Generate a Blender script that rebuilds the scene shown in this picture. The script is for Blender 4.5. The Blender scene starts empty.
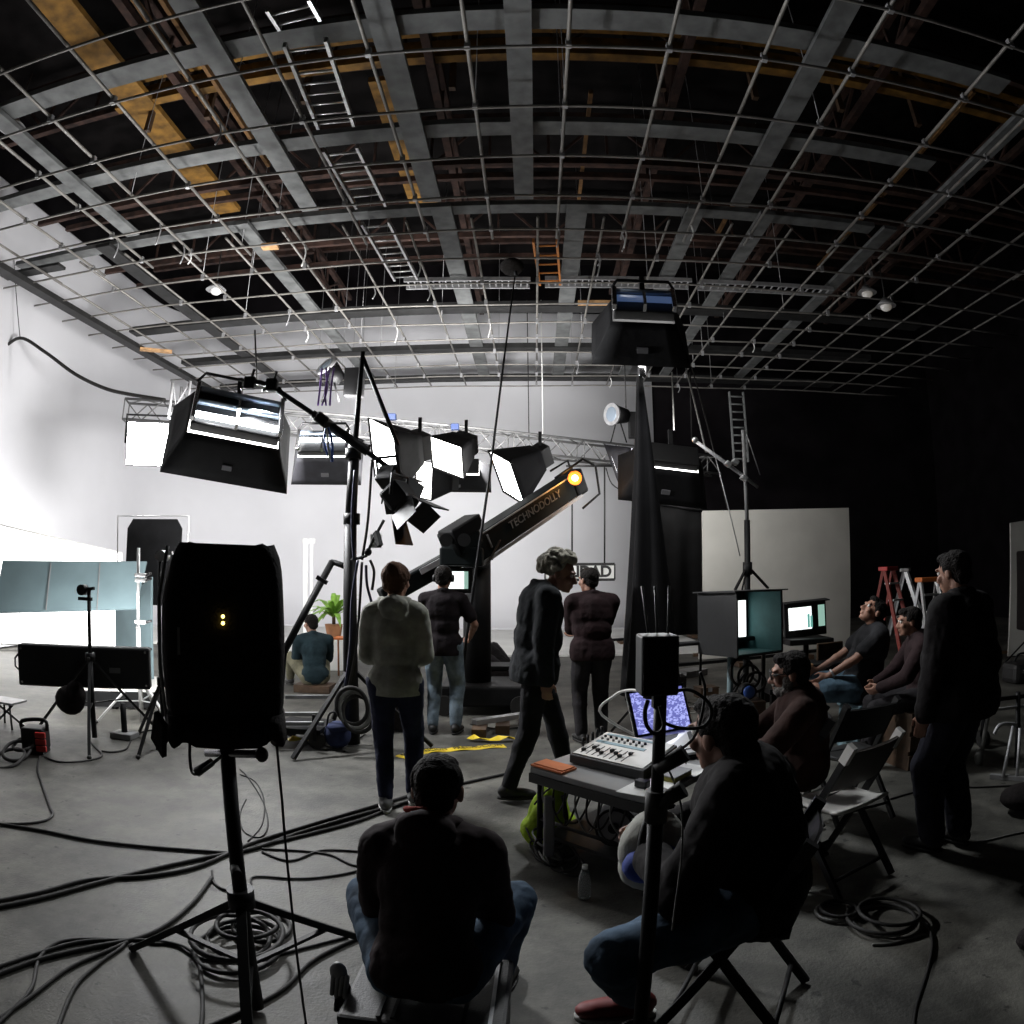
import bpy, math, random
from mathutils import Vector as V, Matrix, noise
random.seed(7)
C = bpy.context.scene.collection
SC = bpy.context.scene
PI = math.pi
R = math.radians
EYE = 1.65
PITCH = R(4.8)
FPX = 690.0

# ---------------------------------------------------------------- survey helpers
def ray(u, v):
    dx, dy = u - 512.0, 512.0 - v
    r = math.hypot(dx, dy) or 1e-9
    t = r / FPX
    x, up, f = math.sin(t) * dx / r, math.sin(t) * dy / r, math.cos(t)
    return V((x, math.cos(PITCH) * f - math.sin(PITCH) * up, math.sin(PITCH) * f + math.cos(PITCH) * up))
def at(u, v, Y):
    d = ray(u, v)
    return V((0, 0, EYE)) + d * (Y / d.y)
def atz(u, v, z=0.0):
    d = ray(u, v)
    return V((0, 0, EYE)) + d * ((z - EYE) / d.z)

# ---------------------------------------------------------------- mesh builder
class MB:
    def __init__(s):
        s.v, s.f, s.sm = [], [], []
    def add(s, vs, fs, smooth=False):
        b = len(s.v)
        s.v += [V(p) for p in vs]
        for f in fs:
            s.f.append([b + i for i in f]); s.sm.append(smooth)
        return s
    def box(s, c, d, M=None):
        c, h = V(c), V(d) * .5
        vs = [V((x * h.x, y * h.y, z * h.z)) for x in (-1, 1) for y in (-1, 1) for z in (-1, 1)]
        vs = [(M.to_3x3() @ p if M else p) + c for p in vs]
        return s.add(vs, [(0, 1, 3, 2), (4, 6, 7, 5), (0, 4, 5, 1), (2, 3, 7, 6), (0, 2, 6, 4), (1, 5, 7, 3)])
    def bar(s, a, b, w, h, up=(0, 0, 1)):
        a, b = V(a), V(b)
        y = (b - a).normalized(); x = y.cross(V(up))
        if x.length < 1e-4: x = y.cross(V((1, 0, 0)))
        x.normalize(); z = x.cross(y)
        M = Matrix((x, y, z)).transposed()
        return s.box((a + b) / 2, (w, (b - a).length, h), M)
    def cyl(s, a, b, ra, rb=None, n=12, cap=True):
        return s.tube([a, b], [ra, ra if rb is None else rb], n, cap)
    def tube(s, pts, r, n=8, cap=True):
        pts = [V(p) for p in pts]
        rs = r if isinstance(r, (list, tuple)) else [r] * len(pts)
        vs, fs = [], []
        prev = None
        for i, p in enumerate(pts):
            t = (pts[min(i + 1, len(pts) - 1)] - pts[max(i - 1, 0)])
            t = t.normalized() if t.length > 1e-9 else V((0, 0, 1))
            if prev is None:
                x = t.cross(V((0, 0, 1)))
                if x.length < 1e-3: x = t.cross(V((1, 0, 0)))
            else:
                x = prev - t * prev.dot(t)
                if x.length < 1e-6: x = t.cross(V((0, 0, 1)))
            x.normalize(); prev = x; y = t.cross(x)
            for k in range(n):
                a = 2 * PI * k / n
                vs.append(p + (x * math.cos(a) + y * math.sin(a)) * rs[i])
        for i in range(len(pts) - 1):
            for k in range(n):
                k2 = (k + 1) % n
                fs.append((i * n + k, i * n + k2, (i + 1) * n + k2, (i + 1) * n + k))
        s.add(vs, fs, True)
        if cap:
            b = len(s.v) - len(vs)
            s.f.append([b + k for k in range(n)][::-1]); s.sm.append(False)
            s.f.append([len(s.v) - n + k for k in range(n)]); s.sm.append(False)
        return s
    def ell(s, c, r, M=None, n=14, m=9):
        c = V(c); r = V(r) if not isinstance(r, (int, float)) else V((r, r, r))
        vs, fs = [], []
        for j in range(m + 1):
            ph = -PI / 2 + PI * j / m
            for i in range(n):
                a = 2 * PI * i / n
                p = V((r.x * math.cos(ph) * math.cos(a), r.y * math.cos(ph) * math.sin(a), r.z * math.sin(ph)))
                vs.append((M.to_3x3() @ p if M else p) + c)
        for j in range(m):
            for i in range(n):
                i2 = (i + 1) % n
                if j == 0: fs.append((i, n + i2, n + i)) if 0 else fs.append((j * n, (j + 1) * n + i2, (j + 1) * n + i))
                elif j == m - 1: fs.append((j * n + i, j * n + i2, m * n))
                else: fs.append((j * n + i, j * n + i2, (j + 1) * n + i2, (j + 1) * n + i))
        # weld the poles
        vs2 = [vs[0]] + vs[n:m * n] + [vs[m * n]]
        def mp(k):
            return 0 if k < n else (k - n + 1 if k < m * n else len(vs2) - 1)
        return s.add(vs2, [tuple(mp(k) for k in f) for f in fs], True)
    def cap(s, a, b, ra, rb, n=12):
        a, b = V(a), V(b)
        d = b - a
        L = d.length
        if L < 1e-6: return s.ell(a, ra)
        t = d / L
        pts, rs = [], []
        for k in range(5):
            an = -PI / 2 + PI / 2 * k / 4
            pts.append(a + t * ra * math.sin(an)); rs.append(max(ra * math.cos(an), 1e-4))
        for k in range(5):
            an = PI / 2 * k / 4
            pts.append(b + t * rb * math.sin(an)); rs.append(max(rb * math.cos(an), 1e-4))
        return s.tube(pts, rs, n)
    def prism(s, poly, o, ux, uy, th):
        """closed plate: polygon (2d) in plane o + ux*x + uy*y, thickness th along its normal"""
        o, ux, uy = V(o), V(ux), V(uy)
        nn = ux.cross(uy).normalized() * th / 2
        n = len(poly)
        vs = [o + ux * x + uy * y - nn for x, y in poly] + [o + ux * x + uy * y + nn for x, y in poly]
        fs = [tuple(range(n))[::-1], tuple(range(n, 2 * n))] + [(i, (i + 1) % n, n + (i + 1) % n, n + i) for i in range(n)]
        return s.add(vs, fs)
    def quad(s, a, b, c, d, th):
        """plate through four corners with thickness"""
        a, b, c, d = V(a), V(b), V(c), V(d)
        nn = (b - a).cross(d - a).normalized() * th / 2
        vs = [p - nn for p in (a, b, c, d)] + [p + nn for p in (a, b, c, d)]
        return s.add(vs, [(3, 2, 1, 0), (4, 5, 6, 7), (0, 1, 5, 4), (1, 2, 6, 5), (2, 3, 7, 6), (3, 0, 4, 7)])
    def loft(s, rings, smooth=True, cap=True):
        n = len(rings[0]); vs = [p for r in rings for p in r]; fs = []
        for i in range(len(rings) - 1):
            for k in range(n):
                k2 = (k + 1) % n
                fs.append((i * n + k, i * n + k2, (i + 1) * n + k2, (i + 1) * n + k))
        s.add(vs, fs, smooth)
        if cap:
            b = len(s.v) - len(vs)
            s.f.append([b + k for k in range(n)][::-1]); s.sm.append(False)
            s.f.append([len(s.v) - n + k for k in range(n)]); s.sm.append(False)
        return s
    def torus(s, c, Rr, r, nrm=(0, 0, 1), n=28, m=8, wob=0.0):
        nrm = V(nrm).normalized(); x = nrm.cross(V((1, 0, 0)))
        if x.length < .1: x = nrm.cross(V((0, 1, 0)))
        x.normalize(); y = nrm.cross(x)
        rings = []
        for i in range(n):
            a = 2 * PI * i / n
            d = x * math.cos(a) + y * math.sin(a); RR = Rr * (1 + wob * math.sin(2 * a + 1))
            rings.append([V(c) + d * (RR + r * math.cos(2 * PI * k / m)) + nrm * r * math.sin(2 * PI * k / m) for k in range(m)])
        vs = [p for q in rings for p in q]
        fs = [(i * m + k, ((i + 1) % n) * m + k, ((i + 1) % n) * m + (k + 1) % m, i * m + (k + 1) % m) for i in range(n) for k in range(m)]
        return s.add(vs, fs, True)
    def mesh(s, name):
        me = bpy.data.meshes.new(name)
        me.from_pydata([tuple(p) for p in s.v], [], s.f)
        me.polygons.foreach_set('use_smooth', s.sm)
        me.update()
        return me

def basis(o):
    M = Matrix()
    while o is not None:
        M = o.matrix_basis @ M
        o = o.parent
    return M
def link(name, me, mat, parent=None):
    o = bpy.data.objects.new(name, me)
    C.objects.link(o)
    if mat is not None: me.materials.append(mat)
    if parent is not None: o.parent = parent
    return o
def part(name, mb, mat, parent=None, world=False, bev=0.0, label=None):
    if world and parent is not None:
        Mi = basis(parent).inverted()
        mb.v = [Mi @ p for p in mb.v]
    o = link(name, mb.mesh(name), mat, parent)
    if bev:
        m = o.modifiers.new('edge', 'BEVEL'); m.width = bev; m.segments = 2; m.limit_method = 'ANGLE'; m.angle_limit = R(40)
    if label: o['label'] = label
    return o
def tag(o, label, cat, group=None):
    o['label'] = label; o['category'] = cat
    if group: o['group'] = group
    return o
def thing(name, label, cat, loc=(0, 0, 0), rz=0.0, group=None):
    o = bpy.data.objects.new(name, None); C.objects.link(o)
    o.empty_display_size = .1
    o.location = loc; o.rotation_euler = (0, 0, rz)
    return tag(o, label, cat, group)
def solo(name, mb, mat, label, cat, group=None, bev=0.0):
    return tag(part(name, mb, mat, None, bev=bev), label, cat, group)
def struct(name, mb, mat):
    o = part(name, mb, mat); o['kind'] = 'structure'; return o
def dup(root, loc, rz=None, label=None, group=None):
    r = root.copy(); C.objects.link(r); r.location = loc
    if rz is not None: r.rotation_euler = (0, 0, rz)
    if label: r['label'] = label
    if group: r['group'] = group
    for ch in list(root.children):
        c = ch.copy(); C.objects.link(c); c.parent = r
        for g in ch.children:
            d = g.copy(); C.objects.link(d); d.parent = c
    return r
def smoothpath(pts, k=6):
    pts = [V(p) for p in pts]
    out = []
    for i in range(len(pts) - 1):
        p0, p1, p2, p3 = pts[max(i - 1, 0)], pts[i], pts[i + 1], pts[min(i + 2, len(pts) - 1)]
        for j in range(k):
            t = j / k
            out.append(.5 * ((2 * p1) + (p2 - p0) * t + (2 * p0 - 5 * p1 + 4 * p2 - p3) * t * t + (3 * p1 - p0 - 3 * p2 + p3) * t ** 3))
    return out + [pts[-1]]

# ---------------------------------------------------------------- materials
def mat(name, col, rough=.6, metal=0.0, var=0.0, scale=8.0, bump=0.0, bscale=60.0, col2=None, emit=None, es=0.0, spec=.5, detail=4):
    m = bpy.data.materials.new(name); m.use_nodes = True
    nt = m.node_tree; N = nt.nodes; L = nt.links
    b = N['Principled BSDF']
    b.inputs['Base Color'].default_value = (*col, 1); b.inputs['Roughness'].default_value = rough
    b.inputs['Metallic'].default_value = metal; b.inputs['Specular IOR Level'].default_value = spec
    tc = N.new('ShaderNodeTexCoord')
    if var or col2:
        t = N.new('ShaderNodeTexNoise'); t.inputs['Scale'].default_value = scale; t.inputs['Detail'].default_value = detail
        L.new(tc.outputs['Object'], t.inputs['Vector'])
        r = N.new('ShaderNodeValToRGB')
        c2 = col2 or tuple(min(1, c * (1 + var)) for c in col)
        c1 = col if col2 else tuple(max(0, c * (1 - var)) for c in col)
        r.color_ramp.elements[0].position = .35; r.color_ramp.elements[1].position = .65
        r.color_ramp.elements[0].color = (*c1, 1); r.color_ramp.elements[1].color = (*c2, 1)
        L.new(t.outputs['Fac'], r.inputs['Fac']); L.new(r.outputs['Color'], b.inputs['Base Color'])
    if bump:
        t = N.new('ShaderNodeTexNoise'); t.inputs['Scale'].default_value = bscale; t.inputs['Detail'].default_value = 3
        L.new(tc.outputs['Object'], t.inputs['Vector'])
        bp = N.new('ShaderNodeBump'); bp.inputs['Strength'].default_value = bump; bp.inputs['Distance'].default_value = .02
        L.new(t.outputs['Fac'], bp.inputs['Height']); L.new(bp.outputs['Normal'], b.inputs['Normal'])
    if emit:
        b.inputs['Emission Color'].default_value = (*emit, 1); b.inputs['Emission Strength'].default_value = es
    return m
M = {}
M['white_wall'] = mat('white_paint', (.72, .72, .75), .75, var=.03, scale=.6, bump=.05, bscale=3)
M['black_wall'] = mat('black_drape', (.006, .005, .006), .95, var=.4, scale=1.5, spec=.1)
M['roof'] = mat('dark_roof', (.007, .006, .006), .9, var=.5, scale=2, spec=.1)
M['pipe'] = mat('galvanised_pipe', (.20, .19, .175), .5, .3, var=.25, scale=3)
M['beam'] = mat('grey_steel', (.12, .125, .125), .65, .1, var=.25, scale=5)
M['darkbeam'] = mat('dark_steel', (.022, .022, .022), .6, .3, var=.3, scale=5)
M['rust'] = mat('rusty_steel', (.045, .022, .016), .8, .1, var=.5, scale=6)
M['yellow_beam'] = mat('ochre_painted_timber', (.21, .105, .016), .75, var=.45, scale=4)
M['alu'] = mat('aluminium', (.62, .62, .62), .35, .8, var=.08)
M['alu_dull'] = mat('dull_aluminium', (.40, .40, .41), .5, .5, var=.15)
M['orange_ladder'] = mat('orange_fibreglass', (.55, .20, .04), .5, var=.15)
M['red_ladder'] = mat('red_fibreglass', (.22, .028, .018), .5, var=.15)
M['black'] = mat('black_metal', (.006, .006, .0065), .55, 0.0, var=.3, scale=10, spec=.25)
M['black_plastic'] = mat('black_plastic', (.005, .005, .0055), .55, var=.3, scale=20)
M['cover'] = mat('black_padded_cover', (.013, .010, .010), .85, var=.3, scale=30, bump=.3, bscale=90, spec=.2)
M['fabric_black'] = mat('black_fabric', (.006, .006, .007), .75, var=.3, scale=6, bump=.25, bscale=9, spec=.3)
M['fabric_grey'] = mat('grey_softbox_fabric', (.035, .035, .042), .6, var=.2, scale=6, bump=.2, bscale=9)
M['flag_cloth'] = mat('black_flag_cloth', (.003, .003, .0032), .9, var=.3, scale=6, spec=.1)
M['drape'] = mat('black_satin_drape', (.0028, .0025, .003), .8, var=.3, scale=6, spec=.15, bump=.1, bscale=8)
M['chrome'] = mat('chrome', (.6, .6, .62), .2, 1.0)
M['rubber'] = mat('black_rubber', (.014, .013, .012), .6, var=.3)
M['cable'] = mat('black_cable', (.009, .008, .007), .7, var=.3)
M['cable_grey'] = mat('grey_cable', (.16, .16, .15), .5, var=.2)
M['cable_white'] = mat('white_cable', (.5, .5, .5), .5)
M['blue_plastic'] = mat('blue_plastic', (.03, .08, .30), .5, var=.2)
M['glow'] = mat('wall_glow_stand_in', (.9, .9, .9), .6, emit=(1, .99, .97), es=4.5)  # emission stands in for strong light falling on the wall
M['teal_board'] = mat('grey_teal_board', (.17, .24, .26), .7, var=.12, scale=2)
M['white_board'] = mat('white_foam_board', (.55, .54, .50), .8, var=.06, scale=1.5)
M['wood'] = mat('bare_timber', (.45, .26, .12), .7, var=.3, scale=10)
M['wood_dark'] = mat('brown_timber', (.075, .042, .022), .7, var=.3, scale=10)
M['orange'] = mat('orange_board', (.60, .16, .035), .6, var=.1)
M['red'] = mat('red_plastic', (.5, .035, .03), .45)
M['grey_plastic'] = mat('grey_plastic', (.22, .22, .22), .5, var=.1)
M['white_plastic'] = mat('white_plastic', (.62, .61, .58), .45, var=.04)
M['paper'] = mat('white_paper', (.75, .75, .73), .8)
M['neon'] = mat('neon_yellow_green_cloth', (.42, .62, .02), .7, var=.18, scale=12, bump=.3, bscale=25)
M['plant'] = mat('green_leaf', (.22, .42, .06), .5, var=.3, scale=9)
M['terracotta'] = mat('terracotta', (.38, .17, .08), .8, var=.15)
M['water'] = mat('clear_plastic', (.75, .8, .8), .1)
M['water'].node_tree.nodes['Principled BSDF'].inputs['Transmission Weight'].default_value = .85
M['teal_inner'] = mat('teal_hood_lining', (.055, .16, .17), .7, var=.1)
M['blue_stool'] = mat('blue_grey_paint', (.20, .30, .34), .6, var=.1)
M['skin'] = mat('skin', (.30, .155, .105), .55, var=.06, scale=14, bump=.05, bscale=120)
M['skin_dark'] = mat('tan_skin', (.22, .11, .075), .55, var=.06, scale=14, bump=.05, bscale=120)
M['eye_white'] = mat('eye', (.6, .58, .55), .3)
def cloth(n, col, b=.35, s=14, var=.25): M[n] = mat(n, col, .88, var=var, scale=9, bump=b, bscale=s, spec=.2)
cloth('hair_black', (.010, .008, .007), .8, 70); cloth('hair_brown', (.085, .042, .024), .6, 60); cloth('hair_grey', (.27, .255, .21), .8, 50, .5)
cloth('beard_grey', (.30, .285, .26), .8, 90, .4)
cloth('hoodie_grey', (.33, .33, .285)); cloth('jeans_navy', (.018, .021, .045)); cloth('tee_black', (.009, .006, .0075)); cloth('jeans_light', (.14, .18, .215), var=.4)
cloth('jacket_black', (.011, .013, .0155), .5, 10); cloth('trousers_black', (.012, .012, .014)); cloth('shirt_maroon', (.016, .007, .008)); cloth('trousers_dark', (.022, .020, .022))
cloth('sweater_teal', (.018, .034, .042)); cloth('trousers_khaki', (.17, .16, .11)); cloth('hoodie_dark', (.025, .016, .017), .5, 10); cloth('jeans_blue', (.055, .085, .125), var=.4)
cloth('jacket_dark', (.007, .0055, .006), .5, 9); cloth('sweater_brown', (.026, .011, .008)); cloth('tee_charcoal', (.018, .018, .020)); cloth('shorts_blue', (.085, .14, .19), var=.4)
cloth('jacket_red_dark', (.022, .012, .013)); cloth('coat_black', (.008, .0065, .007), .5, 9); cloth('trousers_navy', (.020, .020, .030)); cloth('lining_red', (.28, .03, .02))
M['shoe_dark'] = mat('dark_shoe', (.016, .015, .015), .6); M['shoe_white'] = mat('white_sole', (.5, .5, .48), .6); M['shoe_red'] = mat('red_trainer', (.15, .015, .014), .6, var=.3)
M['shoe_grey'] = mat('grey_trainer', (.16, .16, .16), .6)
M['case'] = mat('charcoal_case', (.035, .034, .034), .5, var=.25, scale=7, bump=.15, bscale=150)
M['lens'] = mat('spectacle_lens', (.25, .27, .3), .05)
M['tape'] = mat('yellow_tape', (.75, .55, .02), .5)
M['ink'] = mat('black_ink', (.008, .008, .008), .6)
M['ink_grey'] = mat('grey_print', (.45, .47, .48), .6)
M['ink_dim'] = mat('dim_print', (.10, .10, .10), .6)
M['crane'] = mat('crane_black_green', (.005, .008, .0085), .55, 0.0, var=.3, scale=5, spec=.2)
M['tube'] = mat('lit_fluorescent_tube', (.9, .9, .9), .4, emit=(.92, .96, 1), es=14)
M['tube_off'] = mat('unlit_tube', (.35, .42, .5), .2, .5)
def glow(n, col, s): M[n] = mat(n, (.8, .8, .8), .6, emit=col, es=s)
glow('soft_bright', (1, .99, .97), 9); glow('soft_mid', (1, .985, .95), 5); glow('soft_key', (1, .985, .96), 7); glow('soft_cream', (1, .97, .88), 2.0); glow('soft_dim', (.95, .96, 1), 4); glow('lamp_orange', (1, .50, .10), 22); glow('led_amber', (1, .75, .15), 5); glow('bulb', (1, .9, .75), .08)

# concrete floor: stained and scuffed
def floor_mat():
    m = bpy.data.materials.new('stained_concrete'); m.use_nodes = True
    N = m.node_tree.nodes; L = m.node_tree.links; b = N['Principled BSDF']
    tc = N.new('ShaderNodeTexCoord')
    def nz(s, d, ro=.55):
        t = N.new('ShaderNodeTexNoise'); t.inputs['Scale'].default_value = s; t.inputs['Detail'].default_value = d; t.inputs['Roughness'].default_value = ro
        L.new(tc.outputs['Object'], t.inputs['Vector']); return t
    a, c, d = nz(.9, 8, .65), nz(4, 10, .75), nz(60, 2)
    r1 = N.new('ShaderNodeValToRGB'); e = r1.color_ramp.elements
    e[0].position, e[1].position = .38, .62; e[0].color = (.046, .0445, .038, 1); e[1].color = (.152, .147, .127, 1)
    L.new(a.outputs['Fac'], r1.inputs['Fac'])
    r2 = N.new('ShaderNodeValToRGB'); e = r2.color_ramp.elements
    e[0].position, e[1].position = .40, .56; e[0].color = (.45, .45, .45, 1); e[1].color = (1, 1, 1, 1)
    L.new(c.outputs['Fac'], r2.inputs['Fac'])
    mx = N.new('ShaderNodeMix'); mx.data_type = 'RGBA'; mx.blend_type = 'MULTIPLY'; mx.inputs['Factor'].default_value = .8
    L.new(r1.outputs['Color'], mx.inputs[6]); L.new(r2.outputs['Color'], mx.inputs[7])
    sp = nz(11, 3, .6); r3 = N.new('ShaderNodeValToRGB'); e = r3.color_ramp.elements
    e[0].position, e[1].position = .30, .345; e[0].color = (.22, .22, .22, 1); e[1].color = (1, 1, 1, 1)
    L.new(sp.outputs['Fac'], r3.inputs['Fac'])
    m2 = N.new('ShaderNodeMix'); m2.data_type = 'RGBA'; m2.blend_type = 'MULTIPLY'; m2.inputs['Factor'].default_value = .9
    L.new(mx.outputs[2], m2.inputs[6]); L.new(r3.outputs['Color'], m2.inputs[7])
    L.new(m2.outputs[2], b.inputs['Base Color'])
    rr = N.new('ShaderNodeMapRange'); rr.inputs['To Min'].default_value = .45; rr.inputs['To Max'].default_value = .8
    L.new(c.outputs['Fac'], rr.inputs['Value']); L.new(rr.outputs['Result'], b.inputs['Roughness'])
    bp = N.new('ShaderNodeBump'); bp.inputs['Strength'].default_value = .25; bp.inputs['Distance'].default_value = .01
    L.new(d.outputs['Fac'], bp.inputs['Height']); L.new(bp.outputs['Normal'], b.inputs['Normal'])
    return m
M['floor'] = floor_mat()
M['cyc_floor'] = mat('white_floor_paint', (.60, .60, .58), .6, var=.08, scale=1.2)

# screens
def screen(n, bg, fg, sx, sy, strength, thr=.5):
    m = bpy.data.materials.new(n); m.use_nodes = True
    N = m.node_tree.nodes; L = m.node_tree.links; b = N['Principled BSDF']
    b.inputs['Base Color'].default_value = (.02, .02, .02, 1); b.inputs['Roughness'].default_value = .25
    tc = N.new('ShaderNodeTexCoord'); mp = N.new('ShaderNodeMapping'); mp.inputs['Scale'].default_value = (sx, sy, sx)
    L.new(tc.outputs['Object'], mp.inputs['Vector'])
    v = N.new('ShaderNodeTexVoronoi'); v.distance = 'CHEBYCHEV'; v.inputs['Scale'].default_value = 1
    L.new(mp.outputs['Vector'], v.inputs['Vector'])
    r = N.new('ShaderNodeValToRGB'); r.color_ramp.interpolation = 'CONSTANT'
    r.color_ramp.elements[0].color = (*bg, 1); r.color_ramp.elements[1].color = (*fg, 1); r.color_ramp.elements[1].position = thr
    L.new(v.outputs['Color'], r.inputs['Fac']); L.new(r.outputs['Color'], b.inputs['Emission Color'])
    b.inputs['Emission Strength'].default_value = strength
    return m
M['laptop_screen'] = screen('laptop_display', (.13, .14, .42), (.36, .39, .80), 70, 110, 1.0, .55)
glow('screen_white', (.93, 1, .97), 1.25); glow('screen_teal', (.10, .30, .26), 1); glow('screen_side', (.35, .60, .50), .6)

# ---------------------------------------------------------------- camera
cd = bpy.data.cameras.new('camera'); cam = bpy.data.objects.new('camera', cd); C.objects.link(cam)
cam.location = (0, 0, EYE); cam.rotation_euler = (PI / 2 + PITCH, 0, 0)
cd.type = 'PANO'; cd.sensor_width = 36; cd.sensor_fit = 'HORIZONTAL'; cd.clip_end = 200
cc = cd.cycles if hasattr(cd, 'cycles') else cd
cc.panorama_type = 'FISHEYE_LENS_POLYNOMIAL'
cc.fisheye_fov = PI
cc.fisheye_polynomial_k0 = 0.0
cc.fisheye_polynomial_k1 = -(512.0 / FPX) / 18.0
cc.fisheye_polynomial_k2 = 0.0; cc.fisheye_polynomial_k3 = 0.0; cc.fisheye_polynomial_k4 = 0.0
SC.camera = cam
SC.view_settings.view_transform = 'Standard'; SC.view_settings.look = 'None'; SC.view_settings.gamma = 1
SC.view_settings.use_curve_mapping = False; SC.view_settings.exposure = 0.3
w = bpy.data.worlds.new('world'); SC.world = w; w.use_nodes = True
w.node_tree.nodes['Background'].inputs['Color'].default_value = (.5, .5, .55, 1); w.node_tree.nodes['Background'].inputs['Strength'].default_value = 0.0

# ---------------------------------------------------------------- the room
XL, XR, YB, YF, ZT = -10.4, 14.0, 19.6, -5.0, 11.0
CX, CTOP = 4.15, 9.3      # where the white cyclorama ends, and how high it is
struct('floor', MB().box(((XL + XR) / 2, (YB + YF) / 2, -.1), (XR - XL + .6, YB - YF + .6, .2)), M['floor'])
struct('ceiling', MB().box(((XL + XR) / 2, (YB + YF) / 2, ZT + .1), (XR - XL + .6, YB - YF + .6, .2)), M['roof'])
struct('wall_right', MB().box((XR + .1, (YB + YF) / 2, ZT / 2), (.2, YB - YF + .4, ZT)), M['black_wall'])
struct('wall_back', MB().box(((XL + XR) / 2, YB + .2, ZT / 2), (XR - XL + .4, .2, ZT)), M['black_wall'])
struct('wall_left', MB().box((XL - .2, (YB + YF) / 2, ZT / 2), (.2, YB - YF + .4, ZT)), M['black_wall'])
struct('wall_front', MB().box(((XL + XR) / 2, YF - .1, ZT / 2), (XR - XL + .4, .2, ZT)), M['black_wall'])
# white cyclorama: left wall, curved corner, back wall, with a cove to the floor
def cyc():
    rc = 2.6
    path = [(V((XL, YF)), V((1, 0)))] + [(V((XL, y)), V((1, 0))) for y in (0, 5, 10, 14)]
    for k in range(13):
        a = PI - PI / 2 * k / 12
        path.append((V((XL + rc + rc * math.cos(a), YB - rc + rc * math.sin(a))), V((-math.cos(a), -math.sin(a)))))
    path += [(V((x, YB)), V((0, -1))) for x in (-4, 0, CX)]
    rows = []
    for p, n in path:
        prof = [(1.1, .035)] + [(1.1 * (1 - math.sin(t)), .035 + 1.1 * (1 - math.cos(t))) for t in [R(15 * k) for k in range(1, 7)]] + [(0, z_) for z_ in (1.3, 2, 4, 6, 8, 9, 9.2, 9.27, CTOP)]
        rows.append([V((p.x + n.x * d, p.y + n.y * d, z)) for d, z in prof] + [V((p.x - n.x * .08, p.y - n.y * .08, CTOP)), V((p.x - n.x * .08, p.y - n.y * .08, .035))])
    mb = MB(); mb.loft(rows, True, True)
    return mb
o = struct('wall_cyclorama', cyc(), M['white_wall'])
struct('floor_cyclorama', MB().box(((XL + CX) / 2, 16.3, .018), (CX - XL - .1, 6.6, .034)), M['cyc_floor'])
M['wood_rail'] = mat('brown_rail', (.16, .08, .025), .8, var=.3)
# ================================================================ the lighting grid and the roof
GA = R(1.8)
def G(gx, gy, z):
    return V((gx * math.cos(GA) + gy * math.sin(GA), -gx * math.sin(GA) + gy * math.cos(GA), z))
ZG = 6.5
GX1 = [-9.05, -8.25, -7.25, -6.23, -5.30, -4.40, -3.44, -2.49, -1.53, -.58, .37, 1.33, 2.28, 3.24, 4.65, 5.60, 6.56, 7.5, 8.5, 9.5, 10.5]
GX2 = [-.85 + .94 * k for k in range(-8, 12)]
GY = [1.1, 2.05, 3.05, 4.05, 5.05, 6.03, 7.02, 7.97, 8.92, 9.88, 10.84, 11.82, 12.8, 13.75, 14.7, 15.65, 16.6, 17.55]
gf = thing('pipe_grid', 'suspended grid of clamped grey pipes overhead, the half above the crew', 'lighting grid', (0, 4, ZG), 0)
gr = thing('pipe_grid', 'suspended grid of clamped grey pipes, the far half reaching the white wall', 'lighting grid', (0, 13, ZG), 0)
for gx in GX1:
    part('pipe', MB().cyl(G(gx, -.6, ZG), G(gx, 9.3, ZG), .021, n=8), M['pipe'], gf, True)
for gx in GX2:
    part('pipe', MB().cyl(G(gx, 8.75, ZG + .06), G(gx, 17.9, ZG + .06), .02, n=8), M['pipe'], gr, True)
for gy in GY:
    root = gf if gy < 9.2 else gr
    pts = [G(x, gy, ZG - .052 + .012 * math.sin(x * 1.3 + gy)) for x in [-9.4 + k for k in range(21)]]
    part('pipe', MB().tube(pts, .018, 8), M['pipe'], root, True)
for root, xs, ys in ((gf, GX1, [y for y in GY if y < 9.2]), (gr, GX2, [y for y in GY if y > 9.2])):
    mb = MB(); n = 0
    for x in xs:
        for y in ys:
            if n >= 90: break
            if random.random() < .55 and -8 < x < 8:
                part('clamp', MB().box(G(x, y, ZG - .02), (.055, .055, .10), Matrix.Rotation(-GA, 3, 'Z')), M['alu_dull'], root, True); n += 1
    for k in range(26):
        x, y = random.choice(xs[3:15]), random.choice(ys)
        part('hanger_wire', MB().cyl(G(x, y, ZG), G(x, y, 10.9), .006, n=5), M['alu_dull'], root, True)
    for k in range(16):   # loose tails of tie line knotted round the pipes
        p = G(random.choice(xs[3:15]), random.choice(ys) + random.uniform(-.3, .3), ZG)
        q = [p + V((0, 0, -.02)), p + V((.03, .02, -.14)), p + V((-.02, .03, -.22 - random.random() * .15))]
        part('tie_line', MB().tube(smoothpath(q, 3), .012, 5), M['paper'] if k % 2 else M['alu_dull'], root, True)
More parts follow.
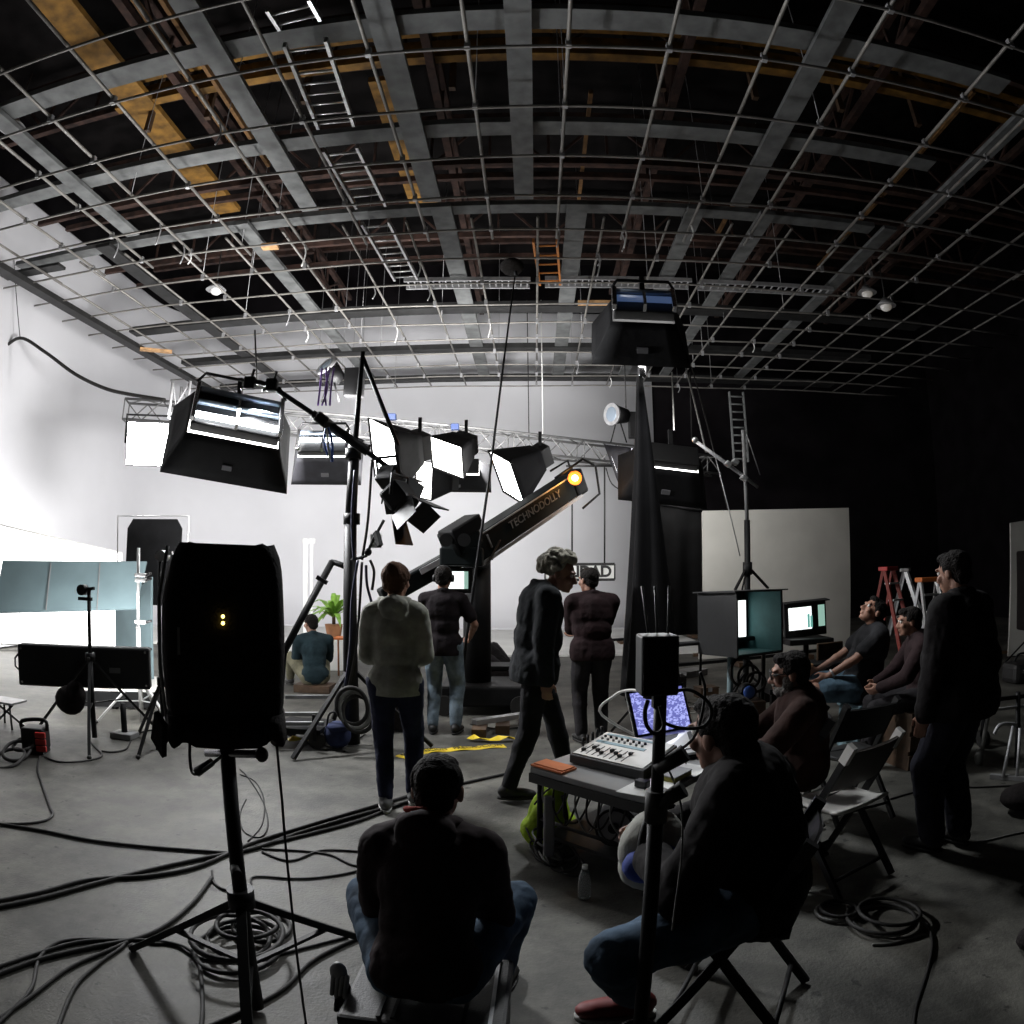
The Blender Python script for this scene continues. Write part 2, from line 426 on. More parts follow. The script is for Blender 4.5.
# flat grey beams under the roof
def gbeam(a, b, w, h, m, label):
    return solo('steel_beam', MB().bar(a, b, w, h), m, label, 'beam', 'flat beams above the pipe grid')
ZB = 6.80
for gx, w in ((-6.27, .24), (-3.2, .26), (-1.4, .27), (-.10, .26), (3.0, .27), (5.9, .24)):
    gbeam(G(gx, -.8, ZB), G(gx, 8.6, ZB), w, .06, M['beam'], 'flat grey steel beam running lengthwise over the pipe grid above the crew')
for gx, w in ((-7.0, .3), (-4.4, .26), (-1.3, .30), (.66, .30), (2.4, .26), (3.5, .24), (5.6, .24)):
    gbeam(G(gx, 8.75, ZB), G(gx, 17.8, ZB), w, .06, M['beam'] if gx > -6 else M['darkbeam'], 'flat grey steel beam running lengthwise over the far half of the grid')
for gy, z, w in ((5.08, 6.90, .3), (7.0, 6.90, .28), (9.03, 6.90, .26)):
    gbeam(G(-9.2, gy, z), G(5.4, gy, z), w, .08, M['beam'], 'flat grey steel beam running crosswise over the pipe grid above the crew')
for gy, z, w in ((12.85, 6.8, .35), (15.4, 6.8, .3), (17.8, 6.75, .34)):
    gbeam(G(-8.9, gy, z), G(8.5, gy, z), w, .12, M['darkbeam'], 'flat dark steel beam running crosswise over the far half of the grid')
gbeam(G(-8.75, 1.5, 6.42), G(-8.75, 17.6, 6.42), .24, .1, M['darkbeam'], 'dark steel beam along the outer edge of the grid by the white wall')
# ochre timber of the walkway under the roof
def ochre(a, b, w, h, label):
    return solo('roof_timber', MB().bar(a, b, w, h), M['yellow_beam'], label, 'timber', 'ochre timbers under the roof')
ochre(G(-6.6, 7.75, 8.95), G(9.2, 7.75, 8.95), .16, .34, 'long ochre painted timber crossing high above the grid, lower of the two')
ochre(G(-6.6, 7.45, 9.2), G(9.2, 7.45, 9.2), .16, .26, 'long ochre painted timber crossing high above the grid, upper of the two')
for gx, y0, y1 in ((-6.15, 2, 11.6), (-2.12, 8.1, 12.4)):
    ochre(G(gx, y0, 8.8), G(gx, y1, 8.8), .55, .10, 'broad ochre painted plank running lengthwise high over the grid')
for k, gx in enumerate((-6, -4.9, -3.3, -1.1, .5, 1.9, 3.3, 4.7, 6.1)):
    solo('walkway_bracket', MB().bar(G(gx, 7.95, 8.35), G(gx, 7.95, 9.5), .09, .09, (0, 1, 0)), M['wood_dark'], 'short brown upright bracket fixed to the ochre timber overhead', 'bracket', 'brackets on the ochre timbers')
# rusty roof trusses
def rtruss(a, b, d, label):
    t = thing('roof_truss', label, 'roof truss', (V(a) + V(b)) / 2, 0, 'rusty trusses under the roof')
    up = V((0, 0, d))
    part('top_chord', MB().bar(V(a) + up, V(b) + up, .12, .12), M['rust'], t, True)
    part('bottom_chord', MB().bar(a, b, .12, .12), M['rust'], t, True)
    mb = MB(); n = max(4, int((V(b) - V(a)).length / 1.1))
    for k in range(n):
        p, q = V(a).lerp(V(b), k / n), V(a).lerp(V(b), (k + 1) / n)
        if k % 2: mb.bar(p, q + up, .05, .05)
        else: mb.bar(p + up, q, .05, .05)
        mb.bar(p, p + up, .05, .05, (0, 1, 0))
    part('lattice', mb, M['rust'], t, True)
for gy in (3.2, 8.4, 11.6, 15):
    rtruss(G(-10, gy, 9.4), G(13, gy, 9.4), 1.2, 'rusty brown lattice truss crossing under the dark roof')
for gx in (-5.2, -1.4, 2.2, 5.2, 8.6):
    rtruss(G(gx, -1, 8.7), G(gx, 18, 8.7), .6, 'rusty brown lattice truss running lengthwise under the dark roof')
for k, (gy, z) in enumerate(((4.2, 8.3), (6.2, 8.2), (9.6, 8.1), (10.5, 8.4), (12.2, 8.1), (13.6, 8.3))):
    solo('roof_joist', MB().bar(G(-9.5, gy, z), G(12.5, gy, z), .09, .11), M['rust'], 'thin rusty joist crossing between the grid and the roof trusses', 'joist', 'thin joists under the roof')
for k, (gx, y0, y1) in enumerate(((-4.9, 3.5, 9.8), (-4.55, 3.5, 9.8), (.9, 8.3, 14), (3.9, 8.3, 13), (6.7, 7, 14))):
    solo('roof_rail', MB().bar(G(gx, y0, 8.55), G(gx, y1, 8.55), .06, .08), M['wood_rail'], 'thin brown timber rail running lengthwise high above the grid', 'rail', 'thin timber rails under the roof')
# ladders laid in the grid
def ladder(label, a, b, side, w, nr, mm, name='ladder', group=None, rail=.035):
    a, b, side = V(a), V(b), V(side).normalized() * w / 2
    t = thing(name, label, 'ladder', (a + b) / 2, 0, group)
    for s in (-1, 1):
        part('rail', MB().bar(a + side * s, b + side * s, rail, .07, side.cross(b - a)), mm, t, True)
    for k in range(nr):
        p = a.lerp(b, (k + .6) / nr)
        part('rung', MB().cyl(p - side, p + side, .016, n=8), mm, t, True)
    return t
def L2(label, u0, v0, u1, v1, z, w, nr, mm, **k):
    a, b = atz(u0, v0, z), atz(u1, v1, z)
    return ladder(label, a, b, (b - a).cross(V((0, 0, 1))), w, nr, mm, **k)
L2('short silver ladder piece on the pipe grid, topmost of the line of ladders', 288, 4, 300, 24, 6.62, .42, 2, M['alu'])
L2('long silver ladder piece on the pipe grid just above the ochre timber', 305, 42, 336, 126, 6.62, .42, 8, M['alu'])
L2('silver ladder lying on the pipe grid, middle piece of the line', 340, 148, 371, 206, 6.62, .42, 7, M['alu'])
L2('silver ladder lying on the pipe grid, last piece before the level ladder run', 375, 222, 406, 279, 6.62, .40, 9, M['alu'])
L2('orange ladder lying in the pipe grid beside the wide grey beam', 545, 240, 550, 284, 6.62, .36, 5, M['orange_ladder'])
L2('long silver ladder run laid level across the far grid, left length', 405, 284, 530, 283, 6.68, .34, 20, M['alu_dull'])
L2('long silver ladder run laid level across the far grid, right length', 545, 282, 690, 284, 6.68, .34, 22, M['alu_dull'])
L2('silver ladder laid level across the far grid, last length fading into the dark', 700, 285, 830, 292, 6.68, .34, 18, M['alu_dull'])
p, q = at(736, 392, 12.2), at(741, 462, 12.2)
ladder('narrow ladder hanging upright from the grid against the black wall', p, q, (1, 0, 0), .28, 9, M['beam'], name='hanging_ladder', rail=.022)
# round work lamps in the grid
for (u, v, z, lab) in ((12, 128, 6.9, 'round work lamp under the grid nearest the white wall'), (216, 290, 6.75, 'round work lamp under the grid near the curved white corner'),
                       (867, 293, 6.7, 'round work lamp under the grid in the dark half'), (886, 306, 6.28, 'small unlit lamp hanging beside the round one in the dark half')):
    p = atz(u, v, z)
    t = thing('work_lamp', lab, 'lamp', p)
    part('reflector', MB().tube([p + V((0, 0, .16)), p + V((0, 0, .1)), p + V((0, 0, 0))], [.05, .09, .2], 16), M['alu_dull'], t, True)
    part('bulb', MB().ell(p + V((0, 0, -.02)), (.11, .11, .08)), M['bulb'], t, True)
    part('drop_rod', MB().cyl(p + V((0, 0, .15)), p + V((0, 0, .9)), .012, n=6), M['darkbeam'], t, True)
# timber battens lying on the pipes
for (u0, v0, u1, v1, z, lab) in ((578, 303, 625, 303, 6.62, 'short bare timber batten on the pipes over the top softbox'), (262, 247, 278, 246, 6.62, 'short pale timber batten on the pipes'),
                                 (140, 349, 172, 352, 6.35, 'pale timber batten at the grid edge by the white wall')):
    solo('timber_batten', MB().bar(atz(u0, v0, z), atz(u1, v1, z), .16, .05), M['wood'], lab, 'batten')
solo('grid_plank', MB().bar(atz(4, 277, 6.55), atz(62, 266, 6.55), .24, .05), M['darkbeam'], 'dark plank lying across the pipes at the white wall edge', 'plank')
# hanging cables by the white wall
P_ = [at(u, v, 11) for u, v in ((0, 352), (20, 338), (45, 352), (75, 374), (104, 388), (128, 394), (165, 400))]
solo('hanging_cable', MB().tube(smoothpath(P_), .035, 8), M['cable'], 'thick black cable looped in front of the white wall', 'cable')
solo('drop_wire', MB().cyl(at(20, 337, 11), at(14, 260, 10.6), .010, n=5), M['darkbeam'], 'thin wire holding up the black cable loop', 'wire')
for k, (u, v0, v1, Y, mm, lab) in enumerate(((541, 300, 445, 15, 'paper', 'pale rope hanging from the far grid to the truss'), (527, 300, 440, 15.5, 'darkbeam', 'dark wire hanging from the far grid to the truss'),
        (624, 345, 408, 13, 'darkbeam', 'wire over the small lamp at the truss end'), (255, 330, 380, 8, 'darkbeam', 'wire over the clamp above the big softbox'),
        (690, 372, 440, 9, 'cable', 'black cable hanging under the top softbox'), (672, 372, 430, 9.5, 'cable_grey', 'grey cord hanging under the top softbox'))):
    solo('drop_wire' if mm == 'darkbeam' else 'hanging_rope', MB().cyl(at(u, v0, Y), at(u + 2, v1, Y), .012, n=5), M[mm], lab, 'wire' if mm == 'darkbeam' else 'rope')
M['patch_grey'] = mat('patch_grey', (.16, .16, .17), .7)
M['truss_grey'] = mat('truss_grey', (.16, .16, .16), .5, .3, var=.1)
glow('tube_blue', (.25, .45, 1), .10)
M['print_grey'] = mat('print_grey', (.16, .17, .17), .6)
M['blue_dark'] = mat('dark_blue_plastic', (.01, .025, .09), .5)
# ================================================================ truss and hanging softboxes
def frame(n, up=(0, 0, 1)):
    """matrix whose columns are right, forward (= n), up"""
    n = V(n).normalized(); x = n.cross(V(up)).normalized(); z = x.cross(n)
    return Matrix((x, n, z)).transposed()
def fr(px_, py_, pz_, o, F): return V(o) + F @ V((px_, py_, pz_))
def truss(label, a, b, sz, mm):
    a, b = V(a), V(b)
    t = thing('lighting_truss', label, 'truss', (a + b) / 2)
    F = frame(b - a); h = sz / 2
    cor = [V((-h, 0, -h)), V((h, 0, -h)), V((h, 0, h)), V((-h, 0, h))]
    for c in cor: part('chord', MB().cyl(a + F @ c, b + F @ c, .026, n=8), M[mm], t, True)
    L = (b - a).length; n = int(L / (sz * .95)); d = (b - a).normalized()
    for (i, j) in ((0, 1), (1, 2), (2, 3), (3, 0)):
        mb = MB()
        for k in range(n):
            p, q = a + d * L * k / n, a + d * L * (k + 1) / n
            c0, c1 = F @ cor[i], F @ cor[j]
            mb.cyl(p + (c0 if k % 2 else c1), q + (c1 if k % 2 else c0), .013, n=6)
            if k % 4 == 0: mb.cyl(p + c0, p + c1, .013, n=6)
        part('lacing', mb, M[mm], t, True)
    return t
TA, TB = at(126, 411, 11.6), at(716, 458, 15.6)
TB.z = TA.z - .55
truss('long silver box truss hung across the white set, carrying the row of softboxes', TA, TB, .40, 'truss_grey')
truss('short upright truss stub on the end of the long truss behind the big softbox', at(182, 420, 10.4), at(186, 384, 10.4), .34, 'alu_dull')

def softbox(label, c, n, w, h, d, face, tubes=0, bw=.55, bh=.34, up=(0, 0, 1), shell='fabric_black', patch=True, group=None, roll=0, lit='tube'):
    """c: centre of the open rim, n: direction it faces, w/h: rim, d: depth, bw/bh: back fraction"""
    F = frame(n, up)
    if roll: F = F @ Matrix.Rotation(R(roll), 3, 'Y')
    t = thing('softbox', label, 'softbox', c, 0, group)
    def q(fx, y, fz): return fr(fx * w / 2, y, fz * h / 2, c, F)
    rim = [q(-1, 0, -1), q(1, 0, -1), q(1, 0, 1), q(-1, 0, 1)]
    bk = [q(-bw, -d, -bh), q(bw, -d, -bh), q(bw, -d, bh), q(-bw, -d, bh)]
    for i, nm in enumerate(('skirt_panel',) * 4):
        j = (i + 1) % 4
        # a panel with a slight sag between its ribs
        mb = MB(); K = 5
        rows = []
        cen = sum(rim, V()) / 4 + F @ V((0, -d / 2, 0))
        for a in range(K + 1):
            row = []
            for b in range(K + 1):
                p = rim[i].lerp(rim[j], b / K).lerp(bk[i].lerp(bk[j], b / K), a / K)
                s = math.sin(PI * a / K) * math.sin(PI * b / K) * .025 * min(w, h)
                row.append(p + (cen - p).normalized() * s)
            rows.append(row)
        vs = [p for r in rows for p in r]
        off = (bk[i] - rim[i]).cross(rim[j] - rim[i]).normalized() * .006
        n0 = len(vs); vs2 = vs + [p + off for p in vs]; fs = []
        W = K + 1
        for a in range(K):
            for b in range(K):
                f = (a * W + b, a * W + b + 1, (a + 1) * W + b + 1, (a + 1) * W + b)
                fs.append(f); fs.append(tuple(n0 + k for k in f[::-1]))
        edge = [b for b in range(W)] + [a * W + K for a in range(1, W)] + [K * W + b for b in range(K - 1, -1, -1)] + [a * W for a in range(K - 1, 0, -1)]
        for k in range(len(edge)):
            e0, e1 = edge[k], edge[(k + 1) % len(edge)]
            fs.append((e1, e0, n0 + e0, n0 + e1))
        mb.add(vs2, fs, True)
        sp = part('skirt_panel', mb, M[shell], t, True)
        if patch and i == 0:
            pc = (rim[0] + rim[1] + bk[0] + bk[1]) / 4 - (cen - (rim[0] + rim[1] + bk[0] + bk[1]) / 4).normalized() * -.0
            nn = (rim[1] - rim[0]).cross(bk[0] - rim[0]).normalized()
            if nn.dot(pc - cen) < 0: nn = -nn
            pc = (rim[0] + rim[1]) * .32 + (bk[0] + bk[1]) * .18 + nn * .02
            ux = (rim[1] - rim[0]).normalized(); uy = nn.cross(ux)
            part('name_patch', MB().prism([(-.055, -.03), (.055, -.03), (.055, .03), (-.055, .03)], pc - nn * .04, ux, uy, .05), M['patch_grey'], sp, True)
    if face:
        e = .93
        part('diffuser', MB().quad(q(-e, -.03, -e), q(e, -.03, -e), q(e, -.03, e), q(-e, -.03, e), .012), M[face], t, True)
    # lamp housing behind
    hd = max(.12, d * .28)
    hs = part('lamp_housing', MB().box(fr(0, -d - hd / 2, 0, c, F), (bw * w * .96, hd, bh * h * .9), F), M['black_plastic'], t, True, bev=.015)
    for k in range(tubes):
        z = bh * h * (.30 - .3 * k)
        tp = part('tube', MB().cyl(fr(-bw * w * .44, -d - hd - .03, z, c, F), fr(bw * w * .44, -d - hd - .03, z, c, F), .034, n=10), M['tube_off'] if k != tubes - 1 else M[lit], t, True)
    if tubes:
        for s in (-1, 1):
            part('end_cap', MB().box(fr(s * bw * w * .47, -d - hd - .03, 0, c, F), (.05, .08, bh * h * .85), F), M['chrome'], t, True, bev=.01)
        part('mid_clip', MB().box(fr(0, -d - hd - .04, -bh * h * .15, c, F), (.03, .09, bh * h * .6), F), M['chrome'], t, True)
        pts = [fr(-bw * w * .5, -d - hd - .05, bh * h * .42, c, F), fr(-bw * w * .42, -d - hd - .09, bh * h * .62, c, F), fr(bw * w * .42, -d - hd - .09, bh * h * .62, c, F), fr(bw * w * .5, -d - hd - .05, bh * h * .40, c, F)]
        part('carry_bar', MB().tube(pts, .018, 8), M['black'], t, True)
    part('yoke', MB().bar(fr(0, -d - hd * .5, bh * h * .45, c, F), fr(0, -d - hd * .5, bh * h * .45, c, F) + V((0, 0, .22)), .05, .05, (0, 1, 0)), M['black'], t, True)
    return t
softbox('biggest black softbox, lit tubes in its back, beside the dazzling square lamp', at(228, 449, 7.3), (-.45, .70, -.50), 1.46, 1.0, .5, 'soft_key', 3, .70, .62, shell='fabric_black', roll=8)
softbox('grey backed softbox hung just past the biggest one, pale strip in its back', at(328, 462, 9.9), (-.1, .85, -.35), 1.05, .78, .45, 'soft_key', 2, .72, .50, shell='fabric_grey')
softbox('softbox with a bright white face turned to the camera, behind the boom arm', at(383, 455, 9.6), (-.80, -.50, -.32), .82, .95, .55, 'soft_bright', 0, .5, .45, roll=-24)
softbox('narrow softbox with a cream lit face, hung low between two others', at(423, 480, 10.9), (-.72, -.62, -.10), .50, .62, .5, 'soft_mid', 0, .5, .6, roll=-12)
softbox('softbox with a tilted white parallelogram face just under the truss', at(446, 458, 10.15), (-.55, -.60, -.55), .62, .58, .45, 'soft_mid', 0, .6, .6, roll=-26)
softbox('dark softbox with grey back panel hung behind the tilted white face', at(457, 478, 12.0), (-.1, .9, -.3), 1.2, .55, .4, 'soft_key', 0, .62, .5, shell='fabric_black')
softbox('softbox showing only a slim white edge of its face, above the crane arm', at(506, 478, 10.2), (-.80, -.28, -.55), .62, .80, .62, 'soft_bright', 0, .45, .45, roll=-30)
softbox('large black softbox high on the draped stand, blue glints in its back', at(640, 345, 6.7), (.05, .80, -.55), 1.0, .70, .42, 'soft_key', 2, .62, .55, shell='fabric_black', roll=3, lit='tube_blue')
softbox('dark softbox hung at the end of the truss over the black flag', at(662, 482, 8.6), (-.05, .85, -.50), 1.15, .72, .45, 'soft_key', 0, .62, .45, shell='fabric_black', roll=7)
softbox('grey sided softbox at the end of the truss beside the dark column', at(622, 470, 9.4), (-.72, .55, -.35), .55, .72, .30, 'soft_dim', 0, .5, .5, shell='fabric_grey')

# the bright square lamp
def square_lamp():
    c = at(147, 444, 10.2); F = frame((.34, -.80, -.16))
    t = thing('square_lamp', 'dazzling square lamp hung on the truss beside the biggest softbox', 'lamp', c)
    part('housing', MB().box(c + F @ V((0, -.14, 0)), (.74, .26, .74), F), M['black'], t, True, bev=.02)
    part('lit_face', MB().box(c, (.70, .02, .70), F), M['lamp_face'], t, True)
    part('yoke', MB().tube([c + F @ V((-.40, -.1, 0)), c + F @ V((-.40, -.1, .48)), c + F @ V((.40, -.1, .48)), c + F @ V((.40, -.1, 0))], .02, 8), M['black'], t, True)
glow('lamp_face', (1, 1, 1), 45)
square_lamp()
# small spotlight sitting on the truss
def truss_spot(label, u, v, Y, s, n):
    c = at(u, v, Y); F = frame(n)
    t = thing('spot_lamp', label, 'lamp', c)
    part('lamp_body', MB().cyl(c + F @ V((0, -.16 * s, 0)), c + F @ V((0, .1 * s, 0)), .11 * s, .15 * s, n=16), M['black'], t, True)
    part('front_ring', MB().cyl(c + F @ V((0, .1 * s, 0)), c + F @ V((0, .14 * s, 0)), .17 * s, n=16), M['alu_dull'], t, True)
    part('glass', MB().ell(c + F @ V((0, .13 * s, 0)), (.13 * s, .03, .13 * s), F), M['tube_off'], t, True)
    for q in (-1, 1): part('leg', MB().cyl(c, c + V((q * .12 * s, 0, -.42 * s)), .015, n=6), M['black'], t, True)
    part('ballast', MB().box(c + V((.30 * s, .1, -.14 * s)), (.26 * s, .2, .40 * s)), M['black'], t, True, bev=.02)
truss_spot('small spot lamp standing on top of the truss near its dark end', 618, 415, 14, 1.4, (-.8, -.55, -.05))
truss_spot('small lamp hanging under the grid above the grey backed softbox', 332, 372, 10.5, 1.2, (-.5, -.6, .6))
for (u, v, Y, lab) in ((392, 417, 12.9, 'small blue box strapped on top of the truss'), (455, 427, 13.3, 'little blue clamp box on the truss beyond the tall stand')):
    solo('junction_box', MB().box(at(u, v, Y), (.16, .14, .12)), M['blue_dark'], lab, 'box', bev=.01)
for k in range(4):
    a, b = at(318 + k * 4, 405, 8.6), at(322 + k * 4, 368, 9.6)
    pts = [a, (a + b) / 2 + V((.05 * math.sin(k * 2), 0, -.06)), b]
    solo('tie_cord', MB().tube(smoothpath(pts, 4), .014, 6), M['violet'] if 'violet' in M else mat('violet_cord', (.22, .12, .42), .6), 'thin violet cord gathered under the small hanging lamp', 'cord', 'violet cords under the hanging lamp')

# ================================================================ stands
def tripod(t, x, y, top, hub, foot_r, az, r=.018, legr=.013, low=None, mm='black', brace=True, bottom=.02):
    part('pole', MB().cyl((x, y, bottom), (x, y, top * .55 if low is None else low), r, n=12), M[mm], t, True)
    part('upper_pole', MB().cyl((x, y, top * .55 if low is None else low), (x, y, top), r * .72, n=12), M[mm], t, True)
    part('hub_collar', MB().cyl((x, y, hub - .03), (x, y, hub + .04), r * 1.9, n=14), M[mm], t, True)
    for k in range(3):
        a = az + 2 * PI * k / 3 if not isinstance(az, tuple) else R(az[k])
        f = V((x + foot_r * math.cos(a), y + foot_r * math.sin(a), .015))
        lg = part('leg', MB().bar(V((x, y, hub)), f, legr * 2, legr * 1.5), M[mm], t, True)
        part('rubber_foot', MB().ell(f + V((0, 0, .005)), (.022, .022, .02)), M['rubber'], lg, True)
        if brace:
            part('brace', MB().bar(V((x, y, hub * .45)), V((x, y, hub)).lerp(f, .55), legr * 1.3, legr * .8), M[mm], t, True)
    part('lock_knob', MB().cyl((x, y - r, top * .55), (x + .03, y - r - .05, top * .55), .018, n=8), M['rubber'], t, True)
# --- foreground loudspeaker on its tripod
SPX, SPY = -.925, 2.08
def speaker():
    t = thing('speaker_stand', 'black tripod stand carrying the padded loudspeaker in front of the cables', 'speaker stand', (SPX, SPY, 0))
    tripod(t, SPX, SPY, 1.147, .50, .70, (57, 160, 288), r=.026, legr=.018, low=1.08)
    part('clamp_bolt', MB().cyl((SPX - .08, SPY, 1.03), (SPX + .12, SPY - .02, 1.05), .014, n=8), M['chrome'], t, True)
    part('clamp_knob', MB().ell((SPX + .13, SPY - .02, 1.05), (.022, .022, .026)), M['rubber'], t, True)
    s = thing('loudspeaker', 'black loudspeaker in a padded cover with two amber lights, on the tripod stand', 'loudspeaker', (SPX, SPY, 1.148), R(24))
    # body: rounded box with softly bulging cover (local, back towards camera)
    rings = []
    for k in range(15):
        z = .568 * k / 14
        e = .035 * math.sin(PI * k / 14)
        sh = (.90, .97, 1)[min(k, 2)] if k < 7 else (1, .995, .975, .90)[max(0, k - 11)]
        W, D = (.182 + e * .35) * sh, (.17 + e * .5) * sh
        ring = []
        for q in range(32):
            a = 2 * PI * q / 32
            c_, s_ = math.cos(a), math.sin(a)
            pw = .32
            xx = W * math.copysign(abs(c_) ** pw, c_); yy = D * math.copysign(abs(s_) ** pw, s_)
            if k > 10 and xx < 0: xx *= 1 - .03 * (k - 10)
            ring.append(V((xx, yy, z + .006 * math.sin(q * 1.7 + k))))
        rings.append(ring)
    part('padded_cover', MB().loft(rings), M['cover'], s)
    hem = []
    for q in range(48):
        a = 2 * PI * q / 48
        c_, s_ = math.cos(a), math.sin(a)
        hem.append((a, V((.19 * math.copysign(abs(c_) ** .35, c_), .18 * math.copysign(abs(s_) ** .35, s_), 0))))
    mb = MB(); vs = []; 
    for a, p in hem: vs += [p + V((0, 0, .05)), p * 1.03 + V((0, 0, -.02 - .03 * abs(math.sin(a * 4.3))))]
    vs += [p * .97 for p in vs]
    n = 48; fs = []
    for k in range(n):
        j = (k + 1) % n
        fs += [(2 * k, 2 * j, 2 * j + 1, 2 * k + 1), (96 + 2 * k + 1, 96 + 2 * j + 1, 96 + 2 * j, 96 + 2 * k), (2 * k + 1, 2 * j + 1, 96 + 2 * j + 1, 96 + 2 * k + 1), (2 * j, 2 * k, 96 + 2 * k, 96 + 2 * j)]
    mb.add(vs, fs, True); part('cover_hem', mb, M['cover'], s)
    for z in (.335, .355): part('status_light', MB().cyl((.0, -.190, z), (.0, -.196, z), .0055, n=10), M['led_amber'], s, label='small glowing amber light')
    part('handle_strap', MB().bar((-.135, -.190, .24), (-.135, -.190, .32), .006, .008), M['grey_plastic'], s)
    part('handle_strap', MB().bar((.145, -.190, .30), (.145, -.190, .40), .012, .008), M['black_plastic'], s)
    part('cover_seam', MB().tube([(-.188, -.10, .02), (-.20, -.12, .2), (-.20, -.12, .4), (-.175, -.11, .56)], .006, 6), M['grey_plastic'], s)
    part('cover_flap', MB().quad((-.20, -.12, .02), (-.20, .05, .0), (-.235, .04, -.09), (-.22, -.1, -.075), .02), M['cover'], s)
    part('cover_flap', MB().quad((-.215, -.14, .06), (-.19, -.16, .02), (-.20, -.14, -.085), (-.235, -.11, -.03), .02), M['cover'], s)
speaker()
# --- stand pole close to the camera with the wireless box and three antennas
def mic_stand():
    x, y = at(655, 800, 1.75).x, 1.75
    t = thing('equipment_stand', 'dark stand pole carrying the antenna box beside the laptop table', 'stand', (x, y, 0))
    c0z = at(657, 694, 1.75).z
    part('lower_pole', MB().cyl((x, y, .02), (x + .004, y, 1.0), .022, n=14), M['black'], t, True)
    part('upper_pole', MB().cyl((x + .004, y, 1.0), (x + .006, y, c0z), .017, n=14), M['black'], t, True)
    part('collar', MB().cyl((x + .004, y, .97), (x + .004, y, 1.06), .031, n=14), M['rubber'], t, True)
    for k in range(3):
        a = R(20 + 120 * k)
        part('leg', MB().bar((x, y, .30), (x + .30 * math.cos(a), y + .30 * math.sin(a), .015), .022, .014), M['black'], t, True)
    for z, s in ((1.12, 1), (1.02, 1)):
        part('lock_knob', MB().cyl((x, y - .01, z), (x + .07, y - .03, z + .05), .018, .024, n=10), M['rubber'], t, True)
    b = thing('antenna_box', 'black wireless receiver box with three upright antennas over the laptop', 'receiver', (x, y, c0z))
    c = at(657, 664, 1.75)
    part('case', MB().box(c, (.098, .09, .155)), M['black_plastic'], b, True, bev=.006)
    part('front_plate', MB().box(c + V((0, -.046, 0)), (.088, .006, .143)), M['cover'], b, True)
    for (u0, u1, tv) in ((648, 642, 586), (657, 655, 586), (668, 669, 586)):
        part('antenna', MB().cyl(at(u0, 633, 1.77), at(u1, tv, 1.77), .0035, n=8), M['grey_plastic'], b, True)
    part('bracket', MB().box((x, y, c.z - .09), (.03, .03, .05)), M['black'], b, True)
    for k, (pts, r) in enumerate((([(648, 700), (645, 712), (647, 726), (656, 734), (664, 726), (660, 706)], .006), ([(672, 692), (690, 690), (708, 702), (711, 716), (702, 727), (680, 728), (662, 722)], .005), ([(664, 760), (690, 742), (700, 722), (705, 690), (700, 672)], .004),
                            ([(664, 760), (680, 800), (682, 850), (676, 900), (672, 930)], .003))):
        solo('audio_cable', MB().tube(smoothpath([at(u, v, 1.71 + .01 * k) for u, v in pts], 5), r, 6), M['cable'] if k != 3 else M['cable_grey'],
             ('thick cable looped round the top of the antenna pole', 'cable arcing from the antenna box round to its pole', 'thin cable rising past the seated heads from the pole', 'thin grey cord hanging down beside the antenna pole')[k], 'cable')
mic_stand()
# --- left light bank with its stand
def light_bank():
    x, y = -3.86, 5.5
    t = thing('light_stand', 'black stand with clamp head standing before the light bank by the white glow', 'light stand', (x, y, 0))
    top = at(84, 590, y).z
    tripod(t, x, y, top, .78, .72, R(-60), r=.026, legr=.014)
    h = at(84, 590, y)
    part('grip_head', MB().cyl(h + V((-.02, -.03, 0)), h + V((-.02, .05, 0)), .05, n=12), M['black'], t, True)
    part('grip_arm', MB().bar(h + V((-.03, 0, 0)), h + V((.12, 0, .02)), .03, .03), M['black'], t, True)
    part('grip_arm', MB().bar(h + V((-.06, 0, -.08)), h + V((.09, 0, -.08)), .035, .03), M['black'], t, True)
    p = at(83, 667, y + .16)
    b = thing('light_bank', 'long black four tube light bank seen from its back, low against the white glow', 'light bank', p, R(24))
    part('housing', MB().box((0, .05, 0), (1.36, .16, .40)), M['black_plastic'], b, bev=.02)
    part('mount_plate', MB().box((.04, -.04, -.02), (.18, .02, .18)), M['cover'], b)
    part('handle', MB().tube([(-.68, .0, .10), (-.715, .0, .06), (-.715, .0, -.02), (-.68, .0, -.05)], .010, 8), M['black'], b)
    part('maker_plate', MB().box((.33, -.034, -.02), (.11, .006, .05)), M['ink_dim'], b)
    for sx in (-1, 1):
        for sz in (-1, 1): part('corner_bolt', MB().cyl((sx * .64, -.03, sz * .16), (sx * .64, -.04, sz * .16), .012, n=8), M['chrome'], b)
    part('lit_front', MB().box((0, .136, 0), (1.28, .01, .35)), M['soft_bright'], b)
    s = at(70, 700, y - .10)
    solo('sandbag', MB().ell(s, (.17, .10, .14)).ell(s + V((.07, 0, .05)), (.11, .09, .14)), M['cover'], 'black sandbag slung on the stand under the long light bank', 'sandbag')
light_bank()
